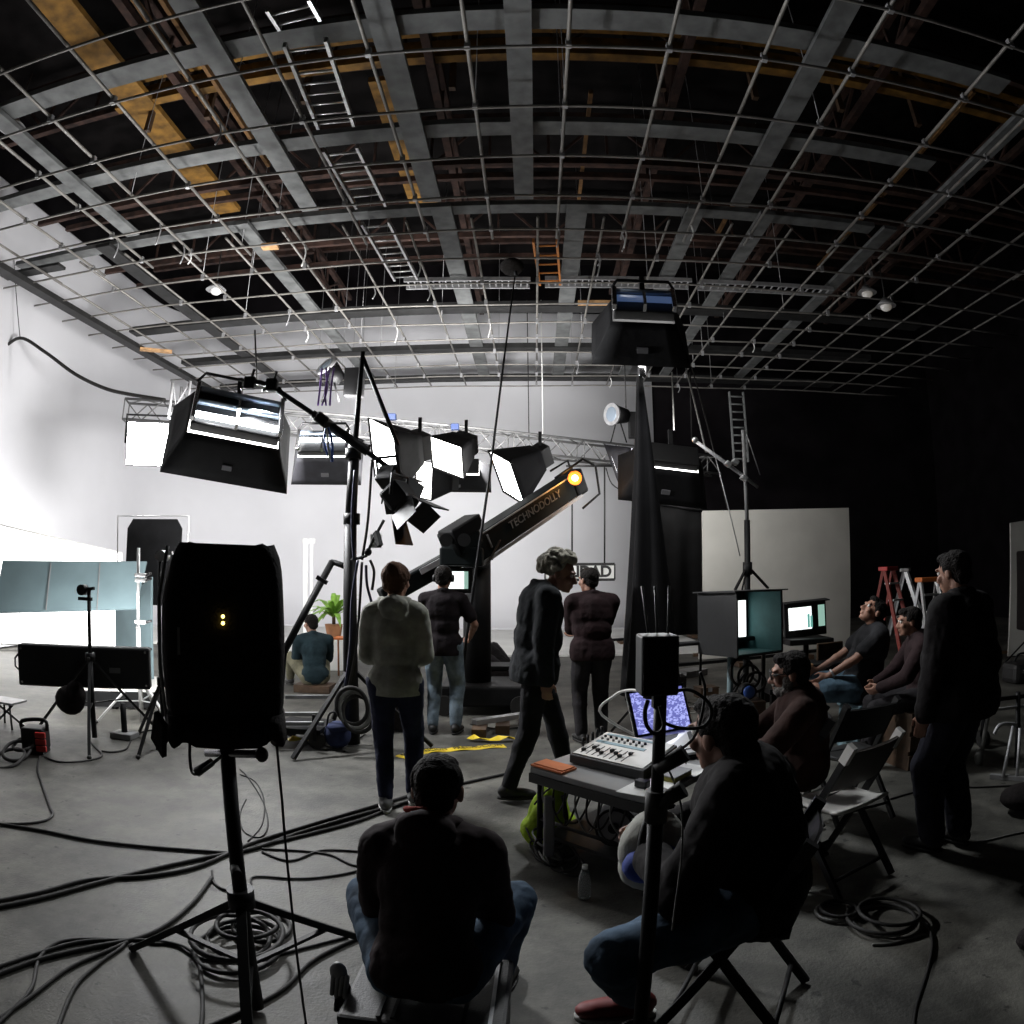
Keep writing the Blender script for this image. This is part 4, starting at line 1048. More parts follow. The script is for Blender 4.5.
def second_monitor():
    c = at(806, 619, 6.6); F = frame((-.12, -.98, -.05)) @ Matrix.Rotation(R(4), 3, 'Y')
    t = thing('field_monitor', 'second glowing monitor with a greenish side strip, beside the hooded one', 'monitor', c)
    def P(x, y, z): return c + F @ V((x, y, z))
    part('casing', MB().box(P(0, -.05, 0), (.46, .08, .36), F), M['black_plastic'], t, True, bev=.01)
    s = part('screen', MB().box(P(.06, -.008, .01), (.25, .006, .23), F), M['screen_white'], t, True)
    for x, hgt in ((-.03, .14), (-.06, .12)): part('screen_figure', MB().box(P(x, -.003, -.09 + hgt / 2), (.025, .004, hgt), F), M['screen_teal'], s, True)
    part('side_strip', MB().box(P(-.175, -.008, .02), (.07, .006, .22), F), M['screen_side'], t, True)
    part('top_visor', MB().box(P(0, .03, .185), (.47, .16, .012), F), M['black_plastic'], t, True)
    part('base', MB().box((c.x, c.y + .03, c.z - .22), (.5, .4, .06)), M['black'], t, True, bev=.01)
    part('post', MB().cyl((c.x + .05, c.y + .1, .02), (c.x + .05, c.y + .1, c.z - .2), .03, n=10), M['black'], t, True)
    for k in range(3):
        a = R(30 + 120 * k)
        part('leg', MB().bar((c.x + .05, c.y + .1, .4), (c.x + .05 + .4 * math.cos(a), c.y + .1 + .4 * math.sin(a), .015), .025, .02), M['black'], t, True)
second_monitor()
# kit between the monitors and the men: a low bench with cases
t = thing('kit_case', 'dark open kit case on the bench beside the second monitor', 'case', at(822, 665, 6.3))
p = at(824, 668, 6.3)
part('body', MB().box((p.x, p.y, p.z - .04), (.5, .35, .22)), M['black'], t, True, bev=.02)
part('lid', MB().box(p + V((.12, .12, .10)), (.36, .03, .28), rot(.3)), M['wood_dark'], t, True, bev=.01)
t = thing('bench', 'long low dark bench of kit behind the seated men', 'bench', atz(820, 720))
q = p
part('top', MB().box((q.x + .02, q.y + .1, q.z - .18), (1.3, .45, .05)), M['black'], t, True)
for sx in (-.6, .42):
    for sy in (-.18, .18): part('leg', MB().box((q.x + .02 + sx, q.y + .1 + sy, (q.z - .2) / 2), (.05, .05, q.z - .2)), M['black'], t, True)
solo('drink_bottle', MB().cyl(at(811, 681, 6.05), at(811, 668, 6.05), .045, n=14).cyl(at(811, 668, 6.05), at(811, 664, 6.05), .02, n=10), M['wood'], 'amber bottle standing by the kit case near the seated men', 'bottle')
# rails / track of the dolly on the floor
for k, (u0, v0, u1, v1, lab) in enumerate(((455, 686, 540, 679, 'pale dolly track rail beside the crane, far one'), (474, 722, 530, 714, 'pale dolly track rail beside the crane, near one'), (612, 640, 700, 632, 'black topped rail edge before the lit floor by the draped stand'), (640, 668, 820, 650, 'long dark rail on the floor under the white board'))):
    a, b = atz(u0, v0, .12), atz(u1, v1, .12)
    t = thing('track_rail', lab, 'rail', (a + b) / 2)
    part('rail', MB().bar(a, b, .10, .05), M['alu'] if k < 2 else M['black'], t, True)
    for f in (.1, .5, .9):
        part('sleeper', MB().box(a.lerp(b, f) + V((0, 0, -.07)), (.14, .5, .08)), M['wood_dark'], t, True)
t = thing('equipment_box', 'black road case on the floor beside the crane and the dolly rails', 'case', atz(492, 695))
p = atz(492, 700)
part('body', MB().box(p + V((0, .2, .20)), (.62, .4, .36)), M['cover'], t, True, bev=.02)
part('lid', MB().box(p + V((0, .2, .41)), (.64, .42, .05)), M['black'], t, True, bev=.01)
# ================================================================ white board, ladders, things on the dark side
a, b, c, d = at(699, 652, 12.0), at(849, 657, 12.4), at(848, 508, 12.6), at(702, 511, 12.2)
a.z = b.z = .02
t = board('white_board', 'big square white board standing against the black wall', 'board', [a, b, c, d], .05, 'white_board')
part('support_frame', MB().bar(V(((a.x + b.x) / 2, 12.9, .02)), (c + d) / 2 + V((0, .1, -.1)), .06, .06), M['wood_dark'], t, True)
part('base_bar', MB().bar(a + V((0, .4, .03)), b + V((0, .4, .03)), .05, .06), M['wood_dark'], t, True)
def stepladder(label, top_u, top_v, foot_v, Y, w, mm, cap_m, yaw, tilt=.28):
    p = at(top_u, top_v, Y); x, y, H = p.x, p.y, p.z
    t = thing('step_ladder', label, 'step ladder', (x, y, 0), yaw)
    for s in (-1, 1):
        part('rail', MB().bar((s * w * .75, -tilt * H, 0), (s * w * .45, 0, H), .03, .06), M[mm], t)
        part('rear_rail', MB().bar((s * w * .75, tilt * H * .8, 0), (s * w * .45, .03, H), .025, .04), M['alu_dull'] if mm == 'alu' else M[mm], t)
    for k in range(6):
        f = (k + .7) / 6.5
        part('step', MB().box((0, -tilt * H * (1 - f), H * f), (w * (1.45 - .55 * f), .09, .025)), M['alu'], t)
    part('top_cap', MB().box((0, .01, H + .02), (w * 1.15, .16, .06)), M[cap_m], t, bev=.01)
stepladder('red step ladder standing at the back, leftmost behind the seated men', 889, 570, 640, 9.0, .30, 'red_ladder', 'red', .5)
stepladder('plain aluminium step ladder between the red one and the orange topped one', 906, 571, 640, 10.4, .34, 'alu', 'alu', .9, .35)
stepladder('white step ladder with an orange top beside the standing man in the black coat', 929, 581, 640, 7.8, .32, 'alu', 'orange', .1)
a, b, c, d = at(1008, 650, 9.5), at(1075, 655, 9.2), at(1075, 512, 9.2), at(1010, 523, 9.5)
a.z = b.z = .02
t = board('foam_board', 'tall white board at the dark edge behind the black loudspeaker', 'board', [a, b, c, d], .04, 'white_board')
part('base_bar', MB().bar(a + V((.1, .3, .03)), b + V((0, .3, .03)), .05, .05), M['wood_dark'], t, True)
p = at(1035, 590, 8.7)
t = thing('loudspeaker', 'tall black loudspeaker on a stand before the white board at the dark edge', 'loudspeaker', (p.x, p.y, 0))
part('cabinet', MB().box((p.x, p.y, p.z), (.52, .4, 1.25), rot(-.2)), M['cover'], t, True, bev=.03)
part('grille', MB().box((p.x - .04, p.y - .21, p.z), (.42, .02, 1.12), rot(-.2)), M['black_plastic'], t, True)
part('handle', MB().tube([(p.x - .2, p.y - .1, p.z + .62), (p.x - .15, p.y - .1, p.z + .68), (p.x + .05, p.y - .1, p.z + .68), (p.x + .1, p.y - .1, p.z + .62)], .012, 8), M['black'], t, True)
part('stand_pole', MB().cyl((p.x, p.y, .02), (p.x, p.y, p.z - .62), .03, n=10), M['black'], t, True)
for k in range(3):
    a_ = R(30 + 120 * k)
    part('stand_leg', MB().bar((p.x, p.y, .5), (p.x + .5 * math.cos(a_), p.y + .5 * math.sin(a_), .02), .03, .02), M['black'], t, True)
p = atz(1020, 684)
t = thing('kit_bag', 'bulky glossy black kit bag on the floor at the dark edge', 'bag', p)
part('body', MB().box(p + V((.12, .1, .15)), (.55, .36, .28)), M['shoe_dark'], t, True, bev=.07)
part('handle', MB().tube(smoothpath([p + V((-.05, .1, .28)), p + V((.03, .1, .38)), p + V((.2, .1, .38)), p + V((.28, .1, .28))], 4), .016, 8), M['black'], t, True)
part('buckle', MB().box(p + V((-.02, -.09, .18)), (.07, .03, .05)), M['chrome'], t, True)
# folding stand frame and trolley pieces at the right
def frame_stand():
    p = atz(996, 776)
    t = thing('frame_stand', 'folded metal stand frame standing on the floor behind the man in the black coat', 'stand', p)
    b0, b1 = atz(990, 776, .02), atz(1030, 779, .02)
    part('foot_bar', MB().bar(b0, b1, .05, .035), M['grey_plastic'], t, True)
    part('upright', MB().cyl(atz(1003, 777, .03), at(1013, 726, atz(1003, 777).y), .014, n=8), M['alu_dull'], t, True)
    part('upright', MB().cyl(atz(1017, 777, .03), at(1020, 728, atz(1017, 777).y), .014, n=8), M['alu_dull'], t, True)
    part('post', MB().cyl(at(1016, 776, 4.3), at(1018, 692, 4.3), .022, n=10), M['black'], t, True)
    part('hook_arm', MB().tube(smoothpath([at(994, 734, 4.3), at(1000, 725, 4.3), at(1012, 724, 4.3), at(1020, 726, 4.3)], 4), .016, 8), M['alu_dull'], t, True)
    part('top_bar', MB().bar(at(990, 700, 4.3), at(1040, 694, 4.3), .03, .03), M['black'], t, True)
    part('lower_bar', MB().bar(at(992, 710, 4.3), at(1040, 704, 4.3), .02, .02), M['alu_dull'], t, True)
    p = atz(985, 765)
    t = thing('cord_bundle', 'grey bundle of cord hanging by the coat of the standing man', 'cord bundle', p)
    part('cord', MB().tube(smoothpath([at(992, 700, 4.5), at(987, 722, 4.5), at(983, 745, 4.5), at(980, 765, 4.5)], 4), .02, 7), M['cable_grey'], t, True)
    part('knot', MB().ell(at(979, 757, 4.5), (.04, .04, .07)), M['cable_grey'], t, True)
    p = atz(1018, 812)
    t = thing('sandbag', 'dark sandbag lying on the floor at the edge beside the folded frame', 'sandbag', p)
    part('pouch', MB().ell(p + V((.05, 0, .10)), (.2, .16, .085)), M['cover'], t, True); part('pouch', MB().ell(p + V((.3, .05, .09)), (.2, .16, .085)), M['cover'], t, True)
    p = atz(1026, 950)
    t = thing('shoe_bag', 'small dark pouch on the floor at the very edge near the cable coil', 'pouch', p)
    part('body', MB().ell(p + V((.06, 0, .05)), (.12, .08, .06)), M['cover'], t, True)
    part('strap', MB().tube(smoothpath([p + V((0, -.05, .06)), p + V((.05, -.08, .12)), p + V((.12, -.05, .07))], 4), .01, 6), M['black'], t, True)
frame_stand()
a, b = atz(898, 706, .34), atz(985, 710, .34)
t = thing('low_rail_cart', 'low flat cart with pale edge rails behind the men on the dark side', 'cart', (a + b) / 2)
part('deck', MB().quad(a, b, b + V((0, .5, 0)), a + V((0, .5, 0)), .05), M['grey_plastic'], t, True)
for p_ in (a, b, a + V((0, .5, 0)), b + V((0, .5, 0))): part('wheel', MB().cyl(V((p_.x - .02, p_.y, .08)), V((p_.x + .03, p_.y, .08)), .08, n=14), M['rubber'], t, True); part('leg', MB().bar(V((p_.x, p_.y, .1)), V((p_.x, p_.y, .32)), .04, .04, (0, 1, 0)), M['black'], t, True)
# ================================================================ chairs
M['shaded_chair_back'] = mat('shade_darkened_plastic', (.045, .038, .033), .6)  # white chair's backrest, coloured dark for the shade on its rear side
def folding_chair(label, x, y, yaw, seat_m, frame_m, cap_m, back_m):
    t = thing('folding_chair', label, 'chair', (x, y, 0), yaw)
    w = .215
    for s in (-1, 1):
        l = part('front_leg', MB().bar((s * w, .24, .012), (s * w, -.20, .80), .022, .034), M[frame_m], t)
        part('end_cap', MB().bar((s * w, -.155, .72), (s * w, -.205, .81), .034, .046), M[cap_m], l)
        part('rear_leg', MB().bar((s * (w + .012), -.24, .012), (s * (w + .012), .12, .455), .022, .034), M[frame_m], t)
    part('front_stretcher', MB().cyl((-w, .195, .10), (w, .195, .10), .010, n=8), M[frame_m], t)
    part('rear_stretcher', MB().cyl((-w, -.17, .10), (w, -.17, .10), .010, n=8), M[frame_m], t)
    # contoured seat
    rows = []
    for th in (0, -.018):
        for j in range(9):
            yy = -.17 + .40 * j / 8
            for i in range(9):
                xx = (i / 8 - .5) * 2 * (w - .012)
                z = .455 - .018 * (1 - (xx / w) ** 2) * (1 - ((yy - .03) / .25) ** 2) - (.02 * max(0, (yy - .12) / .11) ** 2) + .02 * max(0, (-.1 - yy) / .07)
                rows.append(V((xx, yy, z + th)))
    mb = MB(); fs = []
    for j in range(8):
        for i in range(8):
            f = (j * 9 + i, j * 9 + i + 1, (j + 1) * 9 + i + 1, (j + 1) * 9 + i)
            fs += [f, tuple(81 + k for k in f[::-1])]
    edge = list(range(9)) + [j * 9 + 8 for j in range(1, 9)] + [72 + i for i in range(7, -1, -1)] + [j * 9 for j in range(7, 0, -1)]
    for k in range(len(edge)):
        e0, e1 = edge[k], edge[(k + 1) % len(edge)]
        fs.append((e1, e0, 81 + e0, 81 + e1))
    part('seat', mb.add(rows, fs, True), M[seat_m], t)
    part('seat_hinge', MB().cyl((-w - .01, .1, .435), (w + .01, .1, .435), .010, n=8), M[frame_m], t)
    rings = []
    for j in range(7):
        f = j / 6
        z = .56 + .22 * f; yb = .24 - .44 * (z - .012) / .788
        row = []
        for i in range(9):
            xx = (i / 8 - .5) * 2 * (w - .008)
            row.append(V((xx, yb - .025 * (1 - (xx / w) ** 2), z)))
        rings.append(row + [p + V((0, -.014, -.006)) for p in row[::-1]])
    part('backrest', MB().loft(rings, False), M[back_m], t)
    return t
cyaw = math.atan2(.44, .9)
folding_chair('empty white folding chair with dark legs, nearest the cable coil', 1.67, 3.14, cyaw, 'white_plastic', 'black', 'white_plastic', 'shaded_chair_back')
folding_chair('dark folding chair standing just behind the empty white one', 2.16, 3.98, cyaw - .25, 'black_plastic', 'black', 'black_plastic', 'black_plastic')
folding_chair('black folding chair under the big man with the bag on his lap', .82, 2.13, R(62), 'black_plastic', 'black', 'black_plastic', 'black_plastic')
folding_chair('black folding chair under the bearded man in glasses', 1.62, 3.70, R(68), 'black_plastic', 'black', 'black_plastic', 'black_plastic')
t = thing('step_stool', 'blue grey step stool under the man in shorts', 'stool', (3.18, 5.62, 0), .2)
part('top', MB().box((0, 0, .395), (.42, .34, .04)), M['blue_stool'], t, bev=.01)
for sx in (-.18, .18): part('side_panel', MB().box((sx, 0, .19), (.03, .30, .38)), M['blue_stool'], t, bev=.005)
part('front_panel', MB().box((0, -.15, .28), (.33, .02, .10)), M['black_plastic'], t)
part('cross_rail', MB().box((0, .1, .12), (.33, .03, .06)), M['blue_stool'], t)
t = thing('apple_crate', 'dark wooden crate under the person with the dark red jacket', 'crate', (3.32, 4.92, 0), .1)
for z in (.06, .22, .38): part('slat', MB().box((0, -.19, z), (.46, .02, .12)), M['wood_dark'], t); part('slat', MB().box((0, .19, z), (.46, .02, .12)), M['wood_dark'], t)
part('top_board', MB().box((0, 0, .455), (.48, .42, .03)), M['wood_dark'], t)
for sx in (-.22, .22): part('end_board', MB().box((sx, 0, .22), (.02, .36, .44)), M['wood_dark'], t)
t = thing('flight_case', 'low charcoal flight case with ribbed lid under the man in the hoodie', 'case', (-.265, 1.98, 0), R(-3))
part('body', MB().box((0, 0, .11), (.50, .42, .21)), M['case'], t, bev=.012)
part('lid', MB().box((0, 0, .245), (.52, .44, .05)), M['case'], t, bev=.015)
for x in (-.13, -.085, .13, .21): part('lid_rib', MB().box((x, 0, .273), (.012, .40, .010)), M['alu_dull'] if x in (.21,) else M['black'], t)
for x in (-.16, .16): part('latch', MB().box((x, -.222, .20), (.05, .015, .06)), M['alu_dull'], t, bev=.003)
part('handle', MB().tube([(-.06, -.215, .12), (-.06, -.24, .11), (.06, -.24, .11), (.06, -.215, .12)], .008, 8), M['black'], t)
for k, (u, v) in enumerate(((344, 968), (348, 985))):
    p = at(u, v, 1.95)
    t = thing('glove', ('pale work glove lying against the flight case, upper one', 'dark work glove tucked beside the flight case, lower one')[k], 'glove', p)
    part('palm', MB().ell(p + V((-.02, 0, -.02)), (.030, .02, .042)), M['alu_dull'] if k == 0 else M['cover'], t, True)
    for q in range(4): part('finger', MB().cap(p + V((-.035 + .015 * q, -.01, -.03)), p + V((-.045 + .014 * q, -.02, -.10 - .01 * (q % 2))), .009, .008), M['alu_dull'] if k == 0 else M['cover'], t, True)
# ================================================================ sound cart: table, mixer, laptop
def table():
    fl_, fr_, br, bl = V((.10, 3.74, 0)), V((.66, 3.12, 0)), V((1.22, 3.72, 0)), V((.66, 4.36, 0))
    t = thing('folding_table', 'low grey topped table loaded with the mixer and the laptop', 'table', (.66, 3.74, 0))
    up = V((0, 0, .535))
    part('table_top', MB().quad(fl_ + up, fr_ + up, br + up, bl + up, .035), M['grey_plastic'], t, True, bev=.005)
    part('front_rail', MB().quad(fl_ + up * .87, fr_ + up * .87, fr_ + up * .97, fl_ + up * .97, .02), M['black_plastic'], t, True)
    c0 = V((.66, 3.74, 0))
    for q in (fl_, fr_, br, bl):
        p = q.lerp(c0, .10)
        part('leg', MB().cyl(p + V((0, 0, .0)), p + V((0, 0, .52)), .017, n=10), M['black'], t, True)
    part('cross_brace', MB().cyl(fl_.lerp(c0, .1) + V((0, 0, .24)), fr_.lerp(c0, .1) + V((0, 0, .24)), .012, n=8), M['black'], t, True)
    part('cross_brace', MB().cyl(fl_.lerp(c0, .1) + V((0, 0, .45)), bl.lerp(c0, .1) + V((0, 0, .2)), .010, n=8), M['black'], t, True)
    part('corner_box', MB().box(fl_.lerp(fr_, .18) + V((.0, -.02, .24)), (.06, .05, .36)), M['grey_plastic'], t, True, bev=.01)
    part('lower_shelf', MB().quad(*[q.lerp(c0, .14) + V((0, 0, .14)) for q in (fl_, fr_, br, bl)], .02), M['black_plastic'], t, True)
    d1 = (fr_ - fl_).normalized(); d2 = (bl - fl_).normalized()
    zt = .556
    def T(a, b_, z=0): return fl_ + d1 * a + d2 * b_ + V((0, 0, zt + z))
    Fm = Matrix((d1, d2, V((0, 0, 1)))).transposed()
    o = thing('folder', 'orange folder lying on the near corner of the table', 'folder', T(.06, .10))
    part('cover', MB().box(T(.12, .07, .006), (.24, .13, .010), Fm), M['orange'], o, True)
    part('pages', MB().box(T(.12, .075, .0145), (.22, .11, .006), Fm), M['orange'], o, True)
    # mixer
    mx0, my0, mw, md = .13, .20, .52, .36
    m = thing('audio_mixer', 'white faced audio mixer with black sides tilted on the table', 'mixer', T(mx0 + mw / 2, my0 + md / 2))
    ft, bt = .055, .115
    b0 = [T(mx0, my0, .003), T(mx0 + mw, my0, .003), T(mx0 + mw, my0 + md, .003), T(mx0, my0 + md, .003)]
    tp = [T(mx0, my0, ft), T(mx0 + mw, my0, ft), T(mx0 + mw, my0 + md, bt), T(mx0, my0 + md, bt)]
    part('chassis', MB().add(b0 + tp, [(3, 2, 1, 0), (4, 5, 6, 7), (0, 1, 5, 4), (1, 2, 6, 5), (2, 3, 7, 6), (3, 0, 4, 7)]), M['black_plastic'], m, True, bev=.006)
    def S(fx, fy, h=.004): return tp[0].lerp(tp[1], fx).lerp(tp[3].lerp(tp[2], fx), fy) + V((0, 0, h))
    part('panel', MB().quad(S(.03, .04), S(.97, .04), S(.97, .97), S(.03, .97), .004), M['white_plastic'], m, True)
    for f0, f1 in ((.55, .63), (.86, .92)): part('label_strip', MB().quad(S(.08, f0, .0075), S(.75, f0, .0075), S(.75, f1, .0075), S(.08, f1, .0075), .003), M['blue_stool'], m, True)
    for i in range(8):
        x = .10 + .08 * i
        part('fader_slot', MB().quad(S(x, .1, .0072), S(x + .012, .1, .0072), S(x + .012, .45, .0072), S(x, .45, .0072), .002), M['black_plastic'], m, True)
        part('fader_knob', MB().box(S(x + .006, .18 + .2 * ((i * 37) % 10) / 10, .014), (.016, .024, .014), Fm), M['black'], m, True)
        for k, fy in enumerate((.69, .78)): part('knob', MB().cyl(S(x + .006, fy, .004), S(x + .006, fy, .018), .008, n=10), M['black'] if k else M['grey_plastic'], m, True)
    for k in range(5): part('plug', MB().cyl(S(.03, .3 + .13 * k, .01), S(.03, .3 + .13 * k, .06), .008, n=8), M['black'], m, True)
    # things beside
    for k, (a, b_, w_, d_, rz, z) in enumerate(((.70, .50, .30, .21, .1, 0), (.42, .72, .21, .30, -.2, 0), (.74, .12, .22, .28, .15, 0))):
        o = solo('paper_sheet', MB().box((0, 0, 0), (w_, d_, .003)), M['paper'], ('white sheet of paper before the laptop', 'white sheet of paper lying behind the mixer', 'white sheet of paper on the near table edge under the black box')[k], 'paper')
        o.location = T(a, b_, .004); o.rotation_euler = (0, 0, math.atan2(d1.y, d1.x) + rz)
    o = thing('notebook', 'closed notebook with an olive edge beside the mixer', 'notebook', T(.73, .32, .0))
    part('pages', MB().box(T(.75, .34, .020), (.14, .18, .024), Fm), mat('olive_edge', (.22, .20, .03), .7), o, True)
    part('cover', MB().box(T(.75, .34, .035), (.145, .185, .006), Fm), M['grey_plastic'], o, True)
    o = solo('adapter_box', MB().box(T(.71, .10, .026), (.07, .05, .036), Fm), M['black_plastic'], 'little black adapter box on the white sheet at the table edge', 'box', bev=.004)
    # laptop
    l = thing('laptop', 'open laptop with a violet blue software window on the table', 'laptop', at(668, 742, 4.0))
    A, B = at(637, 737, 3.95), at(692, 727, 4.05)
    ux = (B - A); w_ = ux.length; ux = ux.normalized()
    Cn = at(625, 693, 4.05); uy = (Cn - A).normalized()
    uy = (uy - ux * uy.dot(ux)).normalized(); n = ux.cross(uy)
    h_ = (Cn - A).length
    part('screen_lid', MB().prism([(-.012, -.012), (w_ + .012, -.012), (w_ + .012, h_ + .012), (-.012, h_ + .012)], A - n * .008, ux, uy, .010), M['alu'], l, True)
    s = part('bezel', MB().prism([(-.004, -.004), (w_ + .004, -.004), (w_ + .004, h_ + .004), (-.004, h_ + .004)], A - n * -.001, ux, uy, .003), M['black'], l, True)
    # the display keeps its own frame so that the pattern reads upright
    mb = MB().box((w_ / 2, h_ / 2, 0), (w_ - .02, h_ - .02, .002))
    sc = part('display', mb, M['laptop_screen'], l)
    Fm4 = Matrix((ux, uy, n)).transposed().to_4x4(); Fm4.translation = A + n * .005
    sc.matrix_basis = basis(l).inverted() @ Fm4
    fw = V((-uy.x * 0 + n.x, n.y, 0)).normalized()
    bA, bB = A + V((0, 0, -.01)), B + V((0, 0, -.01))
    zt2 = zt + .03
    kb = [V((bA.x, bA.y, zt2)) + fw * .24, V((bB.x, bB.y, zt2)) + fw * .24, V((bB.x, bB.y, max(bB.z, zt2))) , V((bA.x, bA.y, max(bA.z, zt2)))]
    part('keyboard_base', MB().quad(*kb, .016), M['alu'], l, True)
    part('keys', MB().quad(kb[3].lerp(kb[0], .15).lerp(kb[2].lerp(kb[1], .15), .08) + V((0, 0, .009)), kb[3].lerp(kb[0], .15).lerp(kb[2].lerp(kb[1], .15), .92) + V((0, 0, .009)), kb[3].lerp(kb[0], .6).lerp(kb[2].lerp(kb[1], .6), .92) + V((0, 0, .009)), kb[3].lerp(kb[0], .6).lerp(kb[2].lerp(kb[1], .6), .08) + V((0, 0, .009)), .003), M['black_plastic'], l, True)
    mid = (kb[0] + kb[1] + kb[2] + kb[3]) / 4
    o = solo('laptop_riser', MB().box((mid.x, mid.y, (zt + mid.z - .012) / 2), (.24, .18, mid.z - .016 - zt), rot(math.atan2(ux.y, ux.x))), M['black_plastic'], 'dark box raising the laptop above the table', 'box')
    # gooseneck lamp
    g = thing('gooseneck_lamp', 'thin white gooseneck lamp bending over the papers behind the antenna box', 'lamp', T(.45, .78))
    q = [T(.40, .80, .0), at(602, 715, 3.95), at(614, 696, 3.9), at(630, 690, 3.8), at(648, 693, 3.62)]
    part('gooseneck', MB().tube(smoothpath(q, 6), .008, 8), M['white_plastic'], g, True)
    part('foot', MB().cyl(T(.40, .80, .0), T(.40, .80, .02), .05, n=16), M['white_plastic'], g, True)
    hp = at(653, 694, 3.55)
    part('lamp_head', MB().tube([hp + V((0, 0, .045)), hp + V((0, 0, .03)), hp + V((0, 0, -.02))], [.02, .04, .055], 16), M['black'], g, True)
    part('lamp_disc', MB().cyl(hp + V((0, 0, -.012)), hp + V((0, 0, -.018)), .048, n=16), M['task_light'], g, True)
    # cables under and behind
    solo('white_cable', MB().tube(smoothpath([T(.60, .42, .01), T(.62, .55, .06), T(.66, .62, .07), T(.70, .58, .01)], 5), .005, 6), M['cable_white'], 'thin white cable arched between the mixer and the laptop', 'cable')
    for k in range(7):
        a0 = .1 + .08 * k
        pts = [T(a0, .02, -.03), T(a0 + .02, -.02, -.16 - .03 * (k % 3)), T(a0 + .10, .0, -.24 - .04 * (k % 2)), T(a0 + .16, .04, -.10), T(a0 + .17, .05, -.03)]
        solo('table_cable', MB().tube(smoothpath(pts, 5), .006, 6), M['cable'] if k % 3 else M['cable_grey'], 'thin cable drooping from the edge of the low table', 'cable', 'cables drooping under the table')
    for k in range(9):
        a0 = random.uniform(-.03, .35); b0_ = random.uniform(-.12, .15)
        p = T(a0, b0_, 0); p.z = .02 + .012 * k
        solo('cable_tangle', MB().torus(p, random.uniform(.07, .13), .007, (random.uniform(-.5, .5), random.uniform(-.5, .5), 1), wob=.25), M['cable'] if k % 4 else M['cable_grey'], 'loop of thin cable in the tangle at the foot of the low table', 'cable', 'cable tangle under the table')
    p = at(616, 826, 3.55)
    r = thing('cable_reel', 'round grey cable reel lying on edge under the table', 'cable reel', p)
    ax = V((-.35, -.9, .15)).normalized()
    part('flange', MB().cyl(p - ax * .05, p - ax * .04, .10, n=28), M['grey_plastic'], r, True); part('flange', MB().cyl(p + ax * .04, p + ax * .05, .10, n=28), M['grey_plastic'], r, True)
    part('hub', MB().cyl(p - ax * .06, p + ax * .07, .03, n=16), M['cover'], r, True)
    part('rim', MB().torus(p + ax * .045, .10, .009, ax), M['black'], r, True)
    part('wound_cable', MB().cyl(p - ax * .04, p + ax * .04, .075, n=24), M['cable'], r, True)
    b = thing('water_bottle', 'clear water bottle standing on the floor by the cable tangle', 'bottle', atz(584, 898))
    q = atz(584, 898); Hh = .20
    part('bottle_body', MB().tube([q + V((0, 0, z)) for z in (0.002, .01, .12, .15, .17)], [.028, .032, .032, .022, .013], 16), M['water'], b, True)
    part('cap', MB().cyl(q + V((0, 0, .17)), q + V((0, 0, .19)), .015, n=12), M['paper'], b, True)
glow('task_light', (1, .98, .93), 320)
table()
def remesh(mb, vox, mat_, name, parent, smooth=4, wr=0.0, wf=9.0, dec=0, seed=0):
    """fuse overlapping closed pieces into one continuous skin"""
    me = mb.mesh('tmp'); o = bpy.data.objects.new('tmp', me); C.objects.link(o)
    m = o.modifiers.new('r', 'REMESH'); m.mode = 'VOXEL'; m.voxel_size = vox; m.use_smooth_shade = True
    s = o.modifiers.new('s', 'SMOOTH'); s.factor = .5; s.iterations = smooth
    bpy.context.view_layer.update()
    dg = bpy.context.evaluated_depsgraph_get()
    out = bpy.data.meshes.new_from_object(o.evaluated_get(dg))
    bpy.data.objects.remove(o)
    if wr:
        nn = [v.normal.copy() for v in out.vertices]
        for v, n in zip(out.vertices, nn):
            p = v.co * wf + V((seed * 3.1, 0, 0))
            d = noise.noise(V((p.x, p.y, p.z * .55))) + .5 * abs(noise.noise(p * 2.1))
            v.co += n * d * wr
    out.polygons.foreach_set('use_smooth', [True] * len(out.polygons))
    out.name = name
    return link(name, out, mat_, parent)
def backpack():
    x, y = .22, 3.97
    t = thing('backpack', 'neon yellow green backpack slumped on the floor under the table edge', 'backpack', (x, y, 0), R(8))
    mb = MB().ell((0, 0, .17), (.13, .10, .17)).ell((.03, 0, .30), (.085, .08, .12)).ell((-.08, -.03, .10), (.10, .09, .10)).ell((.08, .02, .1), (.1, .1, .1)).ell((-.05, -.06, .18), (.08, .06, .1))
    b = remesh(mb, .010, M['neon'], 'bag_body', t, 4, .012, 14)
    part('zip', MB().tube(smoothpath([(-.10, -.06, .27), (-.03, -.075, .36), (.06, -.07, .40), (.11, -.05, .33)], 4), .006, 6), M['black'], t)
    part('strap', MB().tube(smoothpath([(-.02, -.10, .30), (-.06, -.13, .2), (-.08, -.12, .08)], 4), .012, 6), M['black'], t)
    part('strap', MB().tube(smoothpath([(.06, -.09, .33), (.08, -.12, .2), (.07, -.11, .08)], 4), .012, 6), M['black'], t)
    part('top_handle', MB().tube(smoothpath([(.0, 0, .40), (.02, -.02, .44), (.06, -.02, .44), (.07, 0, .40)], 4), .008, 6), M['red'], t)
backpack()
M['jeans_navy2'] = mat('navy_canvas', (.02, .03, .09), .85, var=.3, bump=.3, bscale=25)
